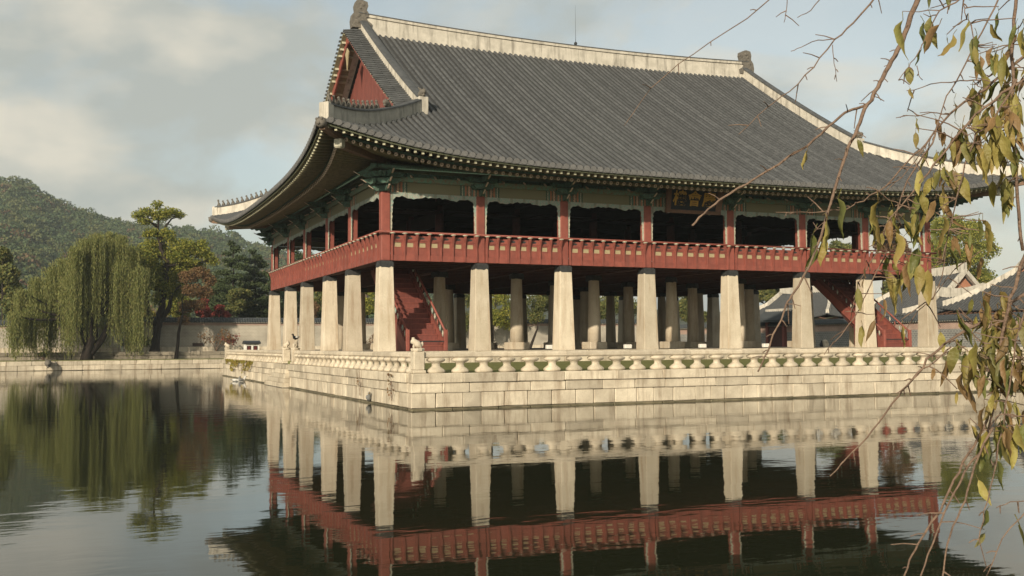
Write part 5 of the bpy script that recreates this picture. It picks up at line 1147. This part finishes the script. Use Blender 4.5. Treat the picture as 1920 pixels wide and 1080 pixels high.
    br([(1565, 73), (1535, 75), (1500, 88), (1483, 96)], .002, .0008, 2.45, .3); br([(1562, 85), (1564, 120), (1569, 153)], .0018, .0008, 2.45, .5)
    br([(1905, -10), (1900, 60), (1897, 130), (1900, 200), (1904, 300), (1910, 400), (1918, 470)], .0055, .004, 2.0, .4, [top, at(1950, -120, 2.0)])
    br([(1935, 95), (1890, 130), (1850, 165), (1810, 190), (1770, 225), (1735, 270), (1705, 300), (1660, 350), (1620, 375), (1580, 395), (1525, 398), (1455, 398)], .006, .001, (2.1, 2.25), .6, [midb])
    br([(1935, 140), (1880, 175), (1830, 215), (1790, 262), (1750, 310), (1720, 350), (1690, 385), (1660, 425), (1640, 480), (1610, 530), (1595, 600)], .0055, .001, (1.95, 2.1), .6, [midb])
    br([(1880, 130), (1840, 150), (1800, 152), (1745, 158), (1700, 170)], .003, .0008, 2.2, .6); br([(1780, 215), (1745, 213), (1680, 221)], .002, .0008, 2.2, .6)
    br([(1905, 150), (1860, 230), (1830, 250), (1810, 310), (1795, 370), (1780, 430), (1765, 520), (1750, 560)], .004, .001, (1.9, 2.0), .5)
    br([(1875, -10), (1840, 60), (1800, 140), (1775, 180), (1755, 240), (1725, 290), (1690, 330), (1660, 360)], .0035, .001, 2.2, .5, [at(1900, -110, 2.2)])
    br([(1760, 225), (1748, 270), (1700, 340), (1672, 430), (1660, 480), (1640, 520), (1620, 560), (1600, 600), (1575, 630), (1545, 665)], .0035, .001, (2.15, 2.1), .5)
    br([(1940, 540), (1895, 570), (1860, 592), (1815, 618), (1770, 645), (1740, 675), (1710, 712), (1685, 742), (1650, 790), (1610, 835), (1578, 870), (1556, 893)], .0062, .0016, (1.9, 2.0), .35, [low, at(2000, 500, 1.9)])
    br([(1782, 650), (1760, 672), (1730, 692), (1700, 722), (1680, 738)], .0026, .0012, 1.95, .3); br([(1690, 640), (1708, 600), (1750, 555), (1790, 505)], .0018, .001, 2.1, .3)
    br([(1940, 430), (1915, 500), (1895, 560), (1880, 620), (1868, 700), (1862, 750), (1845, 805), (1815, 850), (1790, 900), (1762, 960), (1720, 1020), (1705, 1050), (1690, 1095)], .0060, .0022, (1.75, 1.9), .3, [low, at(1990, 380, 1.75)])
    br([(1862, 760), (1850, 830), (1810, 880), (1785, 930), (1765, 980), (1740, 1040), (1722, 1095)], .004, .002, 1.85, .2); br([(1862, 800), (1835, 850), (1815, 920), (1795, 970), (1775, 1020), (1765, 1095)], .0034, .002, 1.8, .2)
    br([(1930, 565), (1905, 640), (1890, 730), (1880, 800), (1862, 900), (1845, 960), (1835, 1010), (1850, 1065)], .003, .001, 1.7, .3); br([(1930, 950), (1880, 1010), (1850, 1080)], .002, .001, 1.7, .3); br([(1935, 938), (1895, 940), (1868, 952)], .0016, .0008, 1.75, .2)
    br([(1815, -10), (1790, 5), (1762, 20), (1748, 45), (1735, 72), (1718, 105), (1704, 125), (1685, 150)], .0030, .001, 2.1, .4, [at(1850, -100, 2.1)]); br([(1805, -10), (1808, 15), (1812, 35), (1820, 44)], .0018, .001, 1.95, .3, [at(1805, -60, 1.95)]); br([(1720, 125), (1722, 140), (1730, 150)], .0015, .001, 2.1, .2)
    # single leaves readable in the photograph: pixel of the stalk, length in pixels
    for x, y, s in [(1693, 38, 72), (1732, 40, 60), (1745, 30, 62), (1762, 45, 74), (1728, 92, 34), (1733, 125, 62), (1704, 125, 40), (1706, 165, 24), (1715, 122, 18), (1820, 42, 62), (1826, 85, 46), (1873, 22, 42), (1856, 45, 44), (1905, 45, 48), (1743, -18, 34), (1778, -20, 38), (1515, 282, 42), (1608, 262, 34), (1583, 368, 88), (1572, 370, 80), (1554, 412, 62), (1525, 436, 80), (1540, 440, 60), (1718, 222, 30), (1602, 228, 34), (1620, 500, 48), (1605, 560, 50), (1612, 545, 36), (1617, 610, 42), (1655, 560, 40), (1640, 600, 46), (1690, 610, 44), (1740, 505, 70), (1725, 495, 60), (1702, 490, 68), (1752, 690, 24), (1792, 650, 52), (1795, 735, 24), (1828, 640, 70), (1838, 690, 60), (1850, 955, 52), (1846, 1000, 30), (1835, 900, 50), (1868, 860, 60), (1850, 815, 72), (1912, 985, 95), (1890, 800, 70), (1900, 770, 80), (1772, 640, 40)]:
        d = rng.uniform(1.85, 2.2) if x < 1780 else rng.uniform(1.7, 2.0); hang(at(x, y, d), s/FPX*d)
    # clusters
    for cx, cy, sx, sy, n in [(1850, 110, 45, 60, 20), (1875, 205, 42, 50, 30), (1815, 225, 35, 45, 18), (1760, 320, 26, 40, 12), (1715, 400, 36, 40, 17), (1690, 490, 34, 40, 12), (1885, 310, 28, 60, 16), (1850, 575, 45, 50, 22), (1890, 650, 30, 60, 24), (1870, 770, 28, 60, 16), (1800, 440, 40, 50, 14), (1655, 420, 28, 35, 6), (1890, 130, 30, 70, 14), (1865, 240, 40, 55, 20), (1885, 600, 35, 60, 30), (1880, 720, 30, 80, 34), (1850, 660, 45, 50, 16), (1790, 270, 28, 45, 10)]:
        for k in range(n):
            x = cx+rng.gauss(0, .62)*sx; y = cy+rng.gauss(0, .62)*sy; bd = None
            for v in BP:
                w_ = v-CAM; dp = w_.dot(fw); qx = 960+FPX*w_.dot(rt)/dp; qy = 540-FPX*w_.dot(up)/dp; e = math.hypot(qx-x, (qy-y)*1.0)
                if bd is None or e < bd[0]: bd = (e, v, dp)
            v = bd[1]; tgt = at(x, y, bd[2]); hang(v.lerp(tgt, .8)+Vector((rng.gauss(0, .01), rng.gauss(0, .03), -.01)), rng.uniform(30, 68)/FPX*bd[2])
    tag(EXTRA.build('leaf_mass', LM, Tt, True), kind='stuff')
fore()

# ================================================================== HAZE
hb = MB().box(-1230, 1230, -1230, 1230, -4.2, 128); hm_ = bpy.data.materials.new('haze'); hm_.use_nodes = True; hn = hm_.node_tree.nodes; hn.clear(); ho = hn.new('ShaderNodeOutputMaterial'); hv = hn.new('ShaderNodeVolumePrincipled')
hv.inputs['Color'].default_value = (.78, .88, .93, 1); hv.inputs['Density'].default_value = .00025; hv.inputs['Anisotropy'].default_value = .1; hm_.node_tree.links.new(hv.outputs[0], ho.inputs['Volume'])
tag(hb.build('haze', hm_), 'thin pale autumn haze filling the air over the palace grounds', 'haze', kind='stuff')
